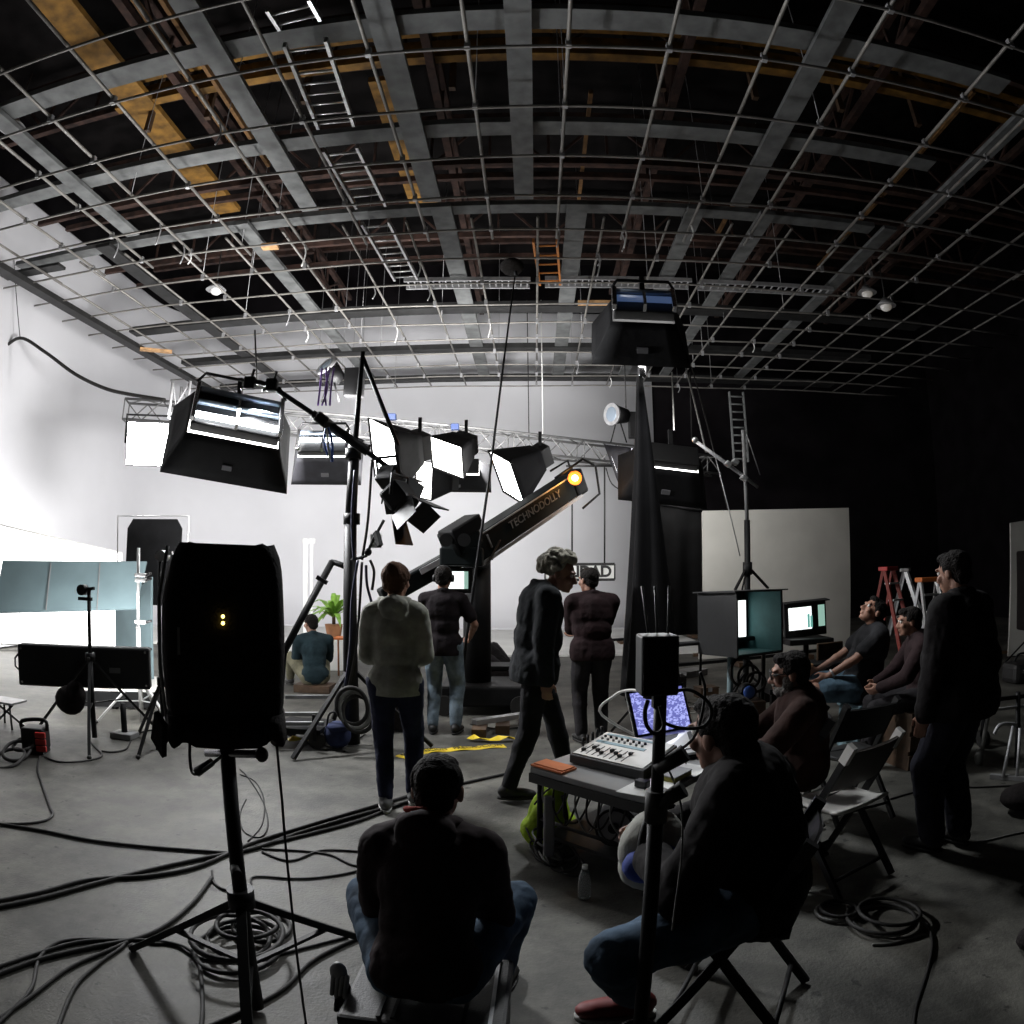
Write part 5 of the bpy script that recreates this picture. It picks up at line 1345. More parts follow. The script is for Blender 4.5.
# ================================================================ things on the floor at the left
def power_box():
    p = atz(37, 752)
    t = thing('power_box', 'small black and red power distribution box on the floor among cables', 'power box', p, .3)
    part('body', MB().box((0, 0, .13), (.22, .20, .20)), M['black_plastic'], t, bev=.02)
    part('handle', MB().tube(smoothpath([(-.13, 0, .2), (-.12, 0, .27), (.10, 0, .29), (.12, 0, .2)], 4), .018, 8), M['black'], t)
    for k in range(3): part('socket', MB().box((.09, -.105, .06 + .06 * k), (.10, .03, .05)), M['red'], t, bev=.006)
    part('foot', MB().box((0, 0, .016), (.2, .18, .03)), M['rubber'], t)
    for k in range(4):
        q = atz(9 + 5 * k, 762 - 3 * k)
        solo('cable_coil', MB().torus(q + V((0, .05 * k, .03 + .03 * k)), .16 - .02 * k, .016, (.2 * (k % 2), -.2, 1), wob=.2), M['cable'], 'black cable coil heaped beside the small power box', 'cable coil', 'cable coils by the power box')
    t = thing('folding_stool', 'thin legged folding stool standing in the white glow', 'stool', atz(2, 740))
    a = atz(-4, 730); 
    part('seat', MB().box(a + V((0, .2, .26)), (.36, .25, .02)), M['alu_dull'], t, True)
    for sx in (-.14, .14):
        part('leg', MB().bar(a + V((sx, .1, 0)), a + V((-sx * .4, .3, .25)), .02, .02), M['black'], t, True); part('leg', MB().bar(a + V((sx, .3, 0)), a + V((-sx * .4, .1, .25)), .02, .02), M['black'], t, True)
    p = atz(125, 738)
    t = thing('base_weight', 'small square weight plate with a peg on the floor by the light bank', 'weight', p)
    part('plate', MB().box(p + V((0, 0, .03)), (.24, .18, .06)), M['grey_plastic'], t, True, bev=.01)
    part('peg', MB().cyl(p + V((0, 0, .06)), p + V((0, 0, .34)), .03, n=10), M['black'], t, True)
    p = atz(215, 737, .06)
    solo('traffic_cone_top', MB().tube([V((p.x, p.y, .002)), V((p.x, p.y, .02)), V((p.x, p.y, .10)), V((p.x, p.y, .13))], [.10, .09, .05, .02], 16), M['orange'], 'small orange cone on the floor under the padded loudspeaker', 'cone')
power_box()
# cables across the floor: each one a cable of its own
def floor_cable(label, pts, r=.014, m='cable', z=None, k=7):
    r *= .68
    q = [atz(u, v, 0) for u, v in pts]
    q = [V((p.x, p.y, (r if z is None else z) + .001)) for p in q]
    return solo('floor_cable', MB().tube(smoothpath(q, k), r, 7), M[m], label, 'cable')
floor_cable('thin cable wandering from the power box down to the long floor cable', [(40, 757), (38, 770), (42, 785), (50, 808), (53, 816), (45, 822), (25, 825), (-10, 825)], .013)
floor_cable('long dark cable from the edge towards the speaker stand, uppermost', [(-10, 824), (40, 832), (90, 842), (140, 848), (190, 852), (232, 855)], .016)
floor_cable('thick twin cable sweeping from the edge up past the speaker stand, upper strand', [(-10, 905), (40, 895), (90, 882), (150, 878), (200, 868), (250, 846), (300, 830), (350, 815), (410, 797)], .018)
floor_cable('thick twin cable sweeping from the edge up past the speaker stand, lower strand', [(-10, 911), (40, 901), (95, 886), (150, 872), (205, 860), (252, 851), (302, 834), (352, 819), (420, 800)], .018)
floor_cable('cable running straight to the woman in the hoodie', [(255, 848), (300, 838), (360, 822), (400, 806), (450, 788), (520, 772)], .016)
floor_cable('thin cable looping beside the speaker stand pole', [(246, 800), (240, 815), (244, 832), (260, 838), (268, 825), (262, 800), (248, 778), (240, 770)], .007)
floor_cable('curved thin cable behind the pole of the speaker stand', [(240, 775), (255, 782), (264, 800), (262, 825), (248, 842)], .006)
floor_cable('cable bending out from under the speaker stand to the man on the case, upper', [(262, 850), (300, 852), (330, 856), (352, 866), (372, 868)], .010)
floor_cable('cable bending out from under the speaker stand to the man on the case, lower', [(262, 853), (290, 862), (320, 852), (350, 852), (375, 855)], .010)
floor_cable('cable rising from the coil round to the knee of the man on the case', [(212, 872), (215, 885), (230, 892), (250, 888), (255, 878), (300, 880), (340, 876), (372, 868)], .010)
floor_cable('thick cable across the near floor from the edge to the speaker stand leg', [(-10, 980), (40, 962), (90, 950), (140, 940), (170, 925), (195, 903), (212, 880)], .017)
floor_cable('second thick cable hugging the near floor beside the first', [(-10, 972), (40, 955), (80, 944), (125, 942), (165, 944), (190, 952), (200, 968), (203, 1010), (200, 1040)], .014)
floor_cable('near floor cable curling up and back to the bottom edge', [(55, 1040), (75, 990), (100, 965), (125, 945), (95, 941), (60, 944), (40, 960), (32, 990), (10, 1015), (-12, 1035)], .013)
floor_cable('near floor cable running off the bottom edge, leftmost', [(-14, 1030), (30, 1000), (70, 970), (110, 952), (128, 944)], .014)
floor_cable('cable from the near edge past the coil to the flight case', [(205, 1030), (250, 1010), (285, 990), (310, 965), (340, 948), (372, 935)], .014)
floor_cable('cable lying from the coil to the foot of the speaker stand leg', [(150, 945), (175, 946), (192, 956), (215, 962), (260, 960), (310, 948), (348, 938)], .010)
for k, (u, v, r, z) in enumerate(((238, 952, .20, .02), (245, 946, .17, .045), (232, 950, .185, .07), (250, 940, .15, .09), (240, 955, .21, .112), (262, 930, .14, .02))):
    q = atz(u, v)
    solo('cable_coil', MB().torus((q.x, q.y, z), r, .011, (.05 * (k % 3 - 1), .04 * (k % 2), 1), wob=.06), M['cable'], 'loop of black cable coiled at the foot of the speaker stand', 'cable coil', 'coil at the speaker stand')
for k, (u, v, r, z, m_) in enumerate(((884, 922, .155, .012, 'cable_grey'), (880, 923, .165, .03, 'cable'), (888, 920, .15, .047, 'cable'), (836, 914, .10, .012, 'cable_grey'), (838, 914, .09, .03, 'cable'))):
    q = atz(u, v)
    solo('cable_coil', MB().torus((q.x, q.y, z), r, .010, (.04 * (k % 3 - 1), .03, 1), wob=.04), M[m_], ('grey cable ring lowest in the coil behind the white chair', 'black cable ring in the middle of the coil behind the white chair', 'black cable ring on top of the coil behind the white chair', 'small grey cable ring beside the bigger coil', 'small black cable ring beside the bigger coil')[k], 'cable coil')
floor_cable('cable from under the black chair out to the small ring', [(780, 890), (810, 893), (840, 900), (848, 912)], .008, 'cable_grey')
floor_cable('grey cable crossing the floor past the cable coil', [(850, 908), (880, 905), (905, 910), (925, 925), (932, 945), (926, 975), (915, 1010), (912, 1040)], .011, 'cable')
floor_cable('pale flat cable stub lying by the coil', [(872, 946), (890, 945), (910, 940), (925, 936)], .010, 'cable_grey')
floor_cable('cable on the lit floor behind the white chair leading to the wall', [(890, 800), (930, 790), (985, 788), (1040, 785)], .010)
floor_cable('pale cord trailing from the shoe of the man in the black coat', [(962, 845), (985, 842), (1010, 836), (1040, 830)], .010, 'cable_grey')
floor_cable('cable lying in front of the light bank stand', [(45, 758), (60, 763), (85, 762), (102, 757), (95, 748), (88, 740)], .012)
floor_cable('cable looped on the floor beyond the light bank stand', [(102, 752), (112, 753), (126, 750), (132, 740), (142, 733), (165, 730), (188, 735)], .012)
for k, (pts, lab) in enumerate((([(300, 720), (330, 728), (350, 742), (365, 735)], 'cable on the lit floor beside the tall stand, nearer'), ([(296, 738), (320, 745), (345, 752)], 'cable on the lit floor beside the tall stand, farther'), ([(470, 725), (500, 730), (520, 728)], 'cable on the lit floor beside the man with the boom pole'))):
    floor_cable(lab, pts, .010)
solo('power_lead', MB().tube(smoothpath([at(190, 728, 2.1), at(190, 760, 2.12), at(194, 774, 2.1), at(206, 768, 2.05), at(222, 756, 2.03)], 5), .006, 7), M['cable'], 'power lead drooping under the padded loudspeaker', 'cable')
solo('plug', MB().cyl(at(197, 772, 2.07), at(212, 762, 2.07), .018, .014, n=10), M['black'], 'black inline plug under the padded loudspeaker', 'plug')
solo('hanging_cable', MB().tube([at(276, 735, 2.0), at(282, 800, 1.98), at(291, 900, 1.95), at(306, 1024, 1.9)], .0045, 6), M['cable'], 'thin straight cable hanging down from the padded loudspeaker', 'cable')
# caution tape on the floor
def crumple(q):
    mb = MB(); vs = []; fs = []
    for i, p in enumerate(q):
        d = (q[min(i + 1, len(q) - 1)] - q[max(i - 1, 0)]).normalized(); s = V((-d.y, d.x, .5 * math.sin(i * 2.1))) * .04
        for o in (-1, 1): vs += [p + s * o + V((0, 0, .02 + .012 * math.sin(i * 1.7))), p + s * o + V((0, 0, .017 + .012 * math.sin(i * 1.7)))]
    for i in range(len(q) - 1):
        a, b = 4 * i, 4 * i + 4
        fs += [(a, a + 2, b + 2, b), (a + 3, a + 1, b + 1, b + 3), (a + 2, a + 3, b + 3, b + 2), (a + 1, a, b, b + 1)]
    return mb.add(vs, fs)
def caution_tape():
    q = [atz(u, v) for u, v in ((400, 758), (425, 752), (450, 750), (478, 748), (505, 746))]
    q = smoothpath(q, 6)
    t = thing('caution_tape', 'strip of yellow caution tape with black lettering on the lit floor', 'tape', q[0])
    vs, fs = [], []
    for i, p in enumerate(q):
        d = (q[min(i + 1, len(q) - 1)] - q[max(i - 1, 0)]).normalized(); s = V((-d.y, d.x, 0)) * .06
        zz = .006 + .006 * math.sin(i)
        for o in (-1, 1): vs.append(V((p.x, p.y, zz)) + s * o)
        for o in (-1, 1): vs.append(V((p.x, p.y, zz - .003)) + s * o)
    for i in range(len(q) - 1):
        a = 4 * i; b = a + 4
        fs += [(a, a + 1, b + 1, b), (a + 3, a + 2, b + 2, b + 3), (a + 1, a + 3, b + 3, b + 1), (a + 2, a, b, b + 2)]
    part('strip', MB().add(vs, fs), M['tape'], t, True)
    cu = bpy.data.curves.new('lettering', 'FONT'); cu.body = 'PRECAUCION   PRECAUCION'; cu.size = .115; cu.extrude = .001; cu.align_x = 'CENTER'; cu.align_y = 'CENTER'
    o = bpy.data.objects.new('tmp', cu); C.objects.link(o); bpy.context.view_layer.update()
    me = bpy.data.meshes.new_from_object(o.evaluated_get(bpy.context.evaluated_depsgraph_get())); bpy.data.objects.remove(o)
    d = (q[-1] - q[0]); ang = math.atan2(d.y, d.x)
    W = max(v.co.x for v in me.vertices) - min(v.co.x for v in me.vertices)
    n = len(q)
    for v in me.vertices:
        f = (v.co.x / W + .5) * .9 + .05
        i = min(int(f * (n - 1)), n - 2); ff = f * (n - 1) - i
        p = q[i].lerp(q[i + 1], ff); dd = (q[i + 1] - q[i]).normalized(); s = V((-dd.y, dd.x, 0))
        w_ = p + s * v.co.y
        v.co = V((w_.x, w_.y, .0155 + v.co.z))
    me.transform(basis(t).inverted())
    link('lettering', me, M['ink'], t)
    q2 = [V((p.x, p.y, .014)) for p in (atz(468, 741), atz(490, 742), atz(515, 741))]
    solo('tape_scrap', crumple(smoothpath(q2, 3)), M['tape'], 'crumpled yellow tape lying behind the caution strip', 'tape')
    q3 = [V((p.x, p.y, .012)) for p in (atz(288, 743), atz(310, 742), atz(325, 744))]
    solo('tape_scrap', crumple(smoothpath(q3, 3)), M['tape'], 'crumpled yellow tape on the floor between the loudspeaker and the tall stand', 'tape')
caution_tape()

# clutter between the draped stand and the hooded monitor
for k, (u, v, w_, d_, h_, m_, lab) in enumerate(((672, 690, .34, .26, .20, 'cover', 'black kit box on the floor before the hooded monitor, left one'), (706, 697, .26, .22, .14, 'wood_dark', 'small brown kit box on the floor under the hooded monitor'),
        (768, 700, .36, .25, .22, 'cover', 'black kit box on the floor between the two monitors'), (690, 676, .5, .3, .10, 'grey_plastic', 'flat grey kit tray on the floor behind the kit boxes'))):
    p = atz(u, v)
    t = thing('kit_box', lab, 'box', p, .2 * k)
    part('body', MB().box((0, 0, h_ * .45), (w_, d_, h_ * .88)), M[m_], t, bev=.01)
    part('lid', MB().box((0, 0, h_ * .95), (w_ * 1.03, d_ * 1.03, h_ * .1)), M[m_], t, bev=.004)
    part('latch', MB().box((0, -d_ * .52, h_ * .8), (.05, .012, .05)), M['alu_dull'], t)
for k in range(10):
    u, v = 652 + 13 * k + random.uniform(-5, 5), 705 + random.uniform(-14, 14)
    q = atz(u, v)
    solo('cable_loop', MB().torus((q.x, q.y, .012 + .012 * (k % 4)), random.uniform(.10, .22), .009, (.1 * (k % 3 - 1), .08, 1), wob=.3), M['cable'] if k % 3 else M['cable_grey'], 'loose loop of cable on the floor under the monitors', 'cable', 'cable loops under the monitors')
# low camera cart and the pile beside the tall stand
a, b = atz(270, 714, .32), atz(322, 714, .32)
t = thing('camera_cart', 'low dark cart with pale rails beside the tall stand and the loudspeaker', 'cart', atz(310, 730))
for z, y in ((.32, 0), (.22, .05), (.40, .45)):
    part('rail', MB().bar(V((a.x, a.y + y, z)), V((b.x, b.y + y, z)), .035, .035), M['alu_dull'], t, True)
part('deck', MB().box(((a.x + b.x) / 2, a.y + .3, .16), (abs(b.x - a.x), .5, .05)), M['black'], t, True)
for f in (.08, .92):
    for y in (.08, .5): part('wheel', MB().cyl((a.x + (b.x - a.x) * f, a.y + y - .03, .08), (a.x + (b.x - a.x) * f, a.y + y + .03, .08), .078, n=16), M['rubber'], t, True)
    part('post', MB().bar(V((a.x + (b.x - a.x) * f, a.y, .1)), V((a.x + (b.x - a.x) * f, a.y, .34)), .03, .03, (0, 1, 0)), M['black'], t, True)
p = atz(338, 748)
t = thing('cable_bag', 'dark blue cloth bag slumped at the foot of the tall stand', 'bag', p)
part('body', MB().ell((0, 0, .13), (.13, .12, .13)), M['jeans_navy2'], t)
part('flap', MB().ell((.02, -.03, .21), (.11, .10, .05)), M['jeans_navy2'], t)
part('strap', MB().tube(smoothpath([(-.1, 0, .2), (-.05, -.05, .34), (.06, -.05, .33), (.11, 0, .2)], 4), .01, 6), M['black'], t)
# ================================================================ people
def ik(a, b, l1, l2, pole):
    a, b, pole = V(a), V(b), V(pole)
    d = b - a; L = d.length
    if L > (l1 + l2) * .995:
        b = a + d.normalized() * (l1 + l2) * .995; d = b - a; L = d.length
    t = d / L
    x = (l1 * l1 - l2 * l2 + L * L) / (2 * L)
    h = math.sqrt(max(l1 * l1 - x * x, 0))
    pp = pole - t * pole.dot(t)
    if pp.length < 1e-5: pp = V((1, 0, 0))
    return a + t * x + pp.normalized() * h, b
def hand(mb, w, d, pn, thumb_side, curl, fr_):
    """palm and five fingers. w wrist, d direction, pn palm normal (the way the fingers curl), thumb_side +-1"""
    d = V(d).normalized(); pn = V(pn); pn = (pn - d * pn.dot(d)).normalized(); sx = d.cross(pn).normalized() * thumb_side
    F = Matrix((sx, d, pn)).transposed()
    def P(x, y, z): return V(w) + F @ V((x, y, z))
    mb.cap(P(0, -.02, 0), P(0, .02, 0), .026, .027)
    mb.ell(P(0, .055, 0), (.042, .05, .017), F)
    mb.ell(P(.022, .035, .006), (.02, .03, .017), F)
    for k, (x, L) in enumerate(((.030, .072), (.010, .080), (-.011, .074), (-.030, .058))):
        p = P(x, .092, 0); a = 0
        for q, fL in enumerate((.44, .32, .24)):
            a += curl * (.55, .8, .6)[q]
            n = p + F @ V((0, math.cos(a) * L * fL, math.sin(a) * L * fL))
            mb.cap(p, n, fr_ * (1.06 - .06 * q), fr_ * (1 - .06 * q), 8); p = n
    p0, p1, p2 = P(.030, .025, .006), P(.058, .062, .014 + .012 * curl), P(.056, .092, .022 + .022 * curl)
    mb.cap(p0, p1, .013, fr_ * 1.12, 8); mb.cap(p1, p2, fr_ * 1.12, fr_, 8)

def person(label, loc, yaw, pelvis, neck, head, look, wL, wR, aL, aR, poleL=(-1, -.4, -.3), poleR=(1, -.4, -.3), kL=(-.1, 1, .2), kR=(.1, 1, .2), toeL=(-.15, 1, 0), toeR=(.15, 1, 0),
           twist=0, s=1.0, fat=1.0, top=None, bottom=None, shoes='shoe_dark', hair=('short', 'hair_black'), skin='skin', vox=.008, curl=.5, sw=.175, hands=(None, None), beard=None, glasses=False,
           sleeve=1.0, leg=1.0, tt=.026, tb=.016, hood=False, collar=True, hem=.0, wrink=.010, seed=0, extras=None, group=None, feet=(True, True), elb=None, ls=1.0, flat=False):
    root = thing('person', label, 'person', loc, yaw, group)
    S = lambda p: V(p) * s
    pelvis, neck, head, wL, wR, aL, aR = map(S, (pelvis, neck, head, wL, wR, aL, aR))
    up = (neck - pelvis).normalized()
    r0 = V((1, 0, 0)); r0 = (r0 - up * r0.dot(up)).normalized()
    r1 = Matrix.Rotation(twist, 3, up) @ r0
    f1 = up.cross(r1)
    B1 = Matrix((r1, f1, up)).transposed(); B0 = Matrix((r0, up.cross(r0), up)).transposed()
    sL, sR = neck - up * .055 * s - r1 * sw * s, neck - up * .055 * s + r1 * sw * s
    hL, hR = pelvis - r0 * .092 * s - up * .02 * s, pelvis + r0 * .092 * s - up * .02 * s
    eL, wL = ik(sL, wL, .285 * s, .255 * s, poleL); eR, wR = ik(sR, wR, .285 * s, .255 * s, poleR)
    knL, aL = ik(hL, aL, .43 * s * ls, .42 * s * ls, kL); knR, aR = ik(hR, aR, .43 * s * ls, .42 * s * ls, kR)
    look = V(look).normalized(); hx = look.cross(V((0, 0, 1))).normalized(); hz = hx.cross(look)
    H = Matrix((hx, look, hz)).transposed()
    def h(x, y, z): return head + H @ (V((x, y, z)) * s)
    fr_ = max(.0085, vox * 1.02)
    def torso(mb, t, lo=True):
        f = fat
        mb.ell(pelvis + up * .02 * s, V((.155 * f + t, .112 * f + t, .12 + t)) * s, B0)
        mb.ell(pelvis.lerp(neck, .36) + f1 * .01 * (f - 1) * 3, V((.138 * f + t, .098 * f * f + t, .15 + t)) * s, B1)
        mb.ell(pelvis.lerp(neck, .66), V((.155 * f + t, .108 * f + t, .17 + t)) * s, B1)
        mb.ell(pelvis.lerp(neck, .80) - f1 * .012, V((.150 * f + t, .092 * f + t, .11 + t)) * s, B1)
        mb.cap(sL, sR, (.056 + t) * s, (.056 + t) * s)
        for q in (sL, sR): mb.cap(neck + up * .005 * s, q + up * .012 * s, (.050 + t * .6) * s, (.046 + t) * s)
    # --- body
    mb = MB(); torso(mb, -.010)
    mb.cap(neck - up * .03 * s, head + H @ (V((0, -.022, -.06)) * s), .056 * s, .053 * s)
    mb.ell(h(0, -.012, .030), V((.076, .098, .086)) * s, H)
    mb.ell(h(0, .030, -.030), V((.062, .062, .075)) * s, H)
    mb.ell(h(0, .048, -.078), V((.042, .040, .034)) * s, H)
    mb.ell(h(0, .074, -.094), V((.022, .018, .016)) * s, H)
    mb.cap(h(0, .088, .012), h(0, .112, -.026), .010 * s, .015 * s)
    for q in (-1, 1):
        mb.ell(h(q * .014, .098, -.030), V((.011, .012, .009)) * s, H)
        mb.ell(h(q * .032, .083, .034), V((.028, .014, .010)) * s, H)
        mb.ell(h(q * .045, .066, -.020), V((.025, .022, .024)) * s, H)
        mb.ell(h(q * .078, -.012, -.004), V((.011, .022, .034)) * s, H)
    mb.ell(h(0, .094, -.056), V((.026, .010, .007)) * s, H); mb.ell(h(0, .091, -.068), V((.022, .010, .008)) * s, H)
    for q, (sh, el, wr, hd) in enumerate(((sL, eL, wL, hands[0]), (sR, eR, wR, hands[1]))):
        k_ = .86 if sleeve > .9 else 1
        mb.cap(sh, el, .051 * s * k_, .038 * s * k_); mb.cap(el, wr, .039 * s * k_, .027 * s)
        mb.ell(el.lerp(wr, .28), V((.040 * k_, .040 * k_, .07)) * s, frame_z(wr - el))
        sg = -1 if q == 0 else 1
        d, pn = hd if hd else ((wr - el).normalized(), V((-sg * .9, .35, 0)))
        hb = MB(); hand(hb, V((0, 0, 0)), d, pn, thumb_of(d, pn, sg), curl, fr_ / s if s else fr_)
        mb.add([wr + p * s for p in hb.v], hb.f, True)
    for hp, kn, an, toe in ((hL, knL, aL, toeL), (hR, knR, aR, toeR)):
        k_ = .84 if leg > .9 else 1
        mb.cap(hp, kn, .084 * s * k_, .056 * s * k_); mb.cap(kn, an, .054 * s * k_, .036 * s)
        mb.ell(kn.lerp(an, .32) - V(toe).normalized() * .012, V((.052 * k_, .056 * k_, .11)) * s, frame_z(an - kn))
        t_ = V(toe).normalized()
        mb.cap(an - t_ * .03 + V((0, 0, -.045)) * s, an + t_ * .13 * s + V((0, 0, -.055)) * s, .032 * s, .026 * s)
    remesh(mb, vox, M[skin], 'body', root, 3)
    for q in (-1, 1):
        e = part('eye', MB().ell(h(q * .031, .077, .013), .0145 * s), M['eye_white'], root)
        part('iris', MB().ell(h(q * .031, .0905, .013), V((.006, .003, .006)) * s, H), M['ink'], e)
    # --- clothes
    cv = max(.011, vox * 1.25)
    if top:
        mb = MB(); torso(mb, tt)
        if hem: mb.ell(pelvis - up * (hem if not flat else .05) * s, V((.163 * fat + tt, .122 * fat + tt, .12 if not flat else .20)) * s, B0)
        mb.cap(pelvis - r0 * .06 * s, pelvis + r0 * .06 * s, (.108 * fat + tt) * s, (.108 * fat + tt) * s)
        for sh, el, wr in ((sL, eL, wL), (sR, eR, wR)):
            if sleeve > .9:
                mb.cap(sh, el, (.056 + tt) * s, (.043 + tt) * s); mb.cap(el, el.lerp(wr, .97), (.043 + tt) * s, (.031 + tt * .75) * s)
                mb.cap(el.lerp(wr, .90), el.lerp(wr, .98), (.037 + tt * .8) * s, (.034 + tt * .8) * s)
            else:
                mb.cap(sh, sh.lerp(el, sleeve), (.056 + tt) * s, (.050 + tt) * s)
        if collar:
            c = neck + up * .030 * s
            for k in range(12):
                a = 2 * PI * k / 12
                mb.ell(c + (B1 @ V((math.cos(a) * .055, math.sin(a) * .055, -.012 * math.sin(a)))) * s, (.020 + tt * .3) * s)
        hc = (.085 + hem * .6) * s
        o = remesh(mb, cv, M[top], 'hoodie' if hood else ('t_shirt' if sleeve < .9 else 'jacket'), root, 9, wrink * s, 9, seed=seed + 1)
        if flat:
            for v in o.data.vertices:
                d_ = (v.co - pelvis).dot(up)
                q_ = (v.co - pelvis) - up * d_
                if d_ < -hc and q_.length < .26 * s * fat: v.co += up * (-hc - d_)
        if hood:
            hb = MB(); c = neck - f1 * .085 * s + up * .005 * s
            hb.ell(c, V((.105, .055, .075)) * s, B1).ell(c - up * .04 * s, V((.09, .05, .08)) * s, B1)
            for k in range(9):
                a = PI + PI * (k / 8) if False else PI * k / 8 + PI
                hb.ell(neck + (B1 @ V((math.cos(a) * .085, math.sin(a) * .075 + .01, .035))) * s, .032 * s)
            remesh(hb, cv, M[top], 'hood', root, 4, .008, 12, seed=seed)
    if bottom:
        mb = MB(); tq = min(tb, tt - .016); mb.ell(pelvis, V((.156 * fat + tq, .112 * fat + tq, .115 + tq)) * s, B0)
        mb.cap(hL, hR, (.092 + tb) * s, (.092 + tb) * s)
        for hp, kn, an in ((hL, knL, aL), (hR, knR, aR)):
            if leg > .9:
                mb.cap(hp, kn, (.090 + tb) * s, (.060 + tb) * s); mb.cap(kn, kn.lerp(an, .96), (.060 + tb) * s, (.042 + tb * .9) * s)
                mb.ell(kn.lerp(an, .32), V((.056 + tb, .06 + tb, .11)) * s, frame_z(an - kn))
            else:
                mb.cap(hp, hp.lerp(kn, leg), (.094 + tb) * s, (.078 + tb) * s)
        remesh(mb, cv, M[bottom], 'trousers' if leg > .9 else 'shorts', root, 4, wrink * .9 * s, 10, seed=seed + 2)
    if shoes:
        for an, toe, on in ((aL, toeL, feet[0]), (aR, toeR, feet[1])):
            if not on: continue
            t_ = V(toe).normalized(); x_ = t_.cross(V((0, 0, 1))).normalized(); z_ = x_.cross(t_); F = Matrix((x_, t_, z_)).transposed()
            def q(x, y, z): return an + F @ (V((x, y, z)) * s)
            mb = MB().ell(q(0, -.02, -.035), V((.042, .06, .05)) * s, F).ell(q(0, .06, -.048), V((.047, .11, .036)) * s, F).ell(q(0, .135, -.056), V((.044, .055, .030)) * s, F).cap(q(0, -.01, -.03), q(0, 0, .03), .05 * s, .047 * s)
            o = remesh(mb, cv * .8, M[shoes], 'shoe', root, 3)
            sm = MB(); ring0 = []
            for k in range(24):
                a = 2 * PI * k / 24
                ring0.append((math.cos(a) * (.047 + .006 * math.sin(a)), .055 + math.sin(a) * .135))
            sm.loft([[q(x, y, -.090) for x, y in ring0], [q(x * 1.04, y * 1.0, -.072) for x, y in ring0]], True)
            part('sole', sm, M['shoe_white'] if shoes in ('shoe_red', 'shoe_grey') else M['rubber'], o)
    # --- hair
    st, hm = hair
    mb = MB()
    if st in ('short', 'bun', 'bob'):
        mb.ell(h(0, -.026, .040), V((.086, .100, .088)) * s, H).ell(h(0, -.062, -.015), V((.070, .052, .062)) * s, H)
        mb.ell(h(0, .035, .092), V((.060, .052, .030)) * s, H)
        for q in (-1, 1): mb.ell(h(q * .070, -.004, .035), V((.016, .035, .036)) * s, H)
    if st == 'bun':
        mb.ell(h(0, -.03, .045), V((.098, .108, .094)) * s, H).ell(h(.01, -.10, .095), V((.055, .05, .05)) * s, H).ell(h(0, -.07, -.02), V((.080, .05, .055)) * s, H)
    if st == 'curly':
        rnd = random.Random(seed)
        mb.ell(h(0, -.06, .06), V((.106, .105, .092)) * s, H)
        for k in range(90):
            a, b_ = rnd.uniform(0, 2 * PI), rnd.uniform(-.45, 1.3)
            d = V((math.cos(a) * math.cos(b_), math.sin(a) * math.cos(b_), math.sin(b_)))
            if d.y > .15 and d.z < .60: continue
            mb.ell(h(d.x * .118, -.03 + d.y * .130, .045 + d.z * .108), rnd.uniform(.020, .038) * s, None, 8, 6)
    remesh(mb, max(.008, vox), M[hm], 'hair', root, 2, .006, 40, seed=seed)
    if beard:
        mb = MB().ell(h(0, .045, -.080), V((.056, .056, .045)) * s, H)
        for q in (-1, 1): mb.ell(h(q * .058, .02, -.045), V((.016, .032, .05)) * s, H)
        mb.ell(h(0, .094, -.046), V((.032, .014, .008)) * s, H)
        remesh(mb, max(.008, vox), M[beard], 'beard', root, 2, .005, 50, seed=seed)
    if glasses:
        g = None
        for q in (-1, 1):
            ring = MB().torus(h(q * .034, .106, .012), .024 * s, .0028 * s, H @ V((0, 1, 0)))
            o = part('spectacle_rim', ring, M['ink'], root)
            part('spectacle_lens', MB().cyl(h(q * .034, .105, .012), h(q * .034, .107, .012), .022 * s, n=16), M['lens'], o)
            part('spectacle_arm', MB().tube([h(q * .058, .104, .016), h(q * .078, .06, .018), h(q * .084, -.01, .014)], .0028 * s, 6), M['ink'], root)
    if extras: extras(root, dict(h=h, s=s, neck=neck, up=up, f1=f1, r1=r1, wL=wL, wR=wR, eL=eL, eR=eR, H=H, aL=aL, aR=aR, knL=knL, knR=knR))
    return root
def frame_z(d):
    z = V(d).normalized(); x = z.cross(V((0, 1, 0)))
    if x.length < .05: x = z.cross(V((1, 0, 0)))
    x.normalize(); y = z.cross(x)
    return Matrix((x, y, z)).transposed()
def thumb_of(d, pn, sg):
    d = V(d).normalized(); pn = V(pn); sx = d.cross(pn)
    # the thumb points forwards / upwards
    return 1 if sx.dot(V((0, .8, .6))) > 0 else -1

# woman in the grey hoodie, back to the camera
person('person in a grey hooded sweatshirt and navy jeans seen from behind, hair tied up', (-.77, 4.50, 0), R(4), (0, 0, .93), (0, .0, 1.43), (.01, .03, 1.585), (.25, .96, .02),
       (-.10, .26, 1.04), (.12, .26, 1.02), (-.085, -.03, .095), (.10, .14, .095), (-.55, -.8, -.8), (.5, -.8, -.8), top='hoodie_grey', bottom='jeans_navy', shoes='shoe_grey', hair=('bun', 'hair_brown'),
       s=.985, sw=.150, fat=.95, hood=True, tt=.024, tb=.012, hem=.02, flat=True, seed=3, wrink=.012)
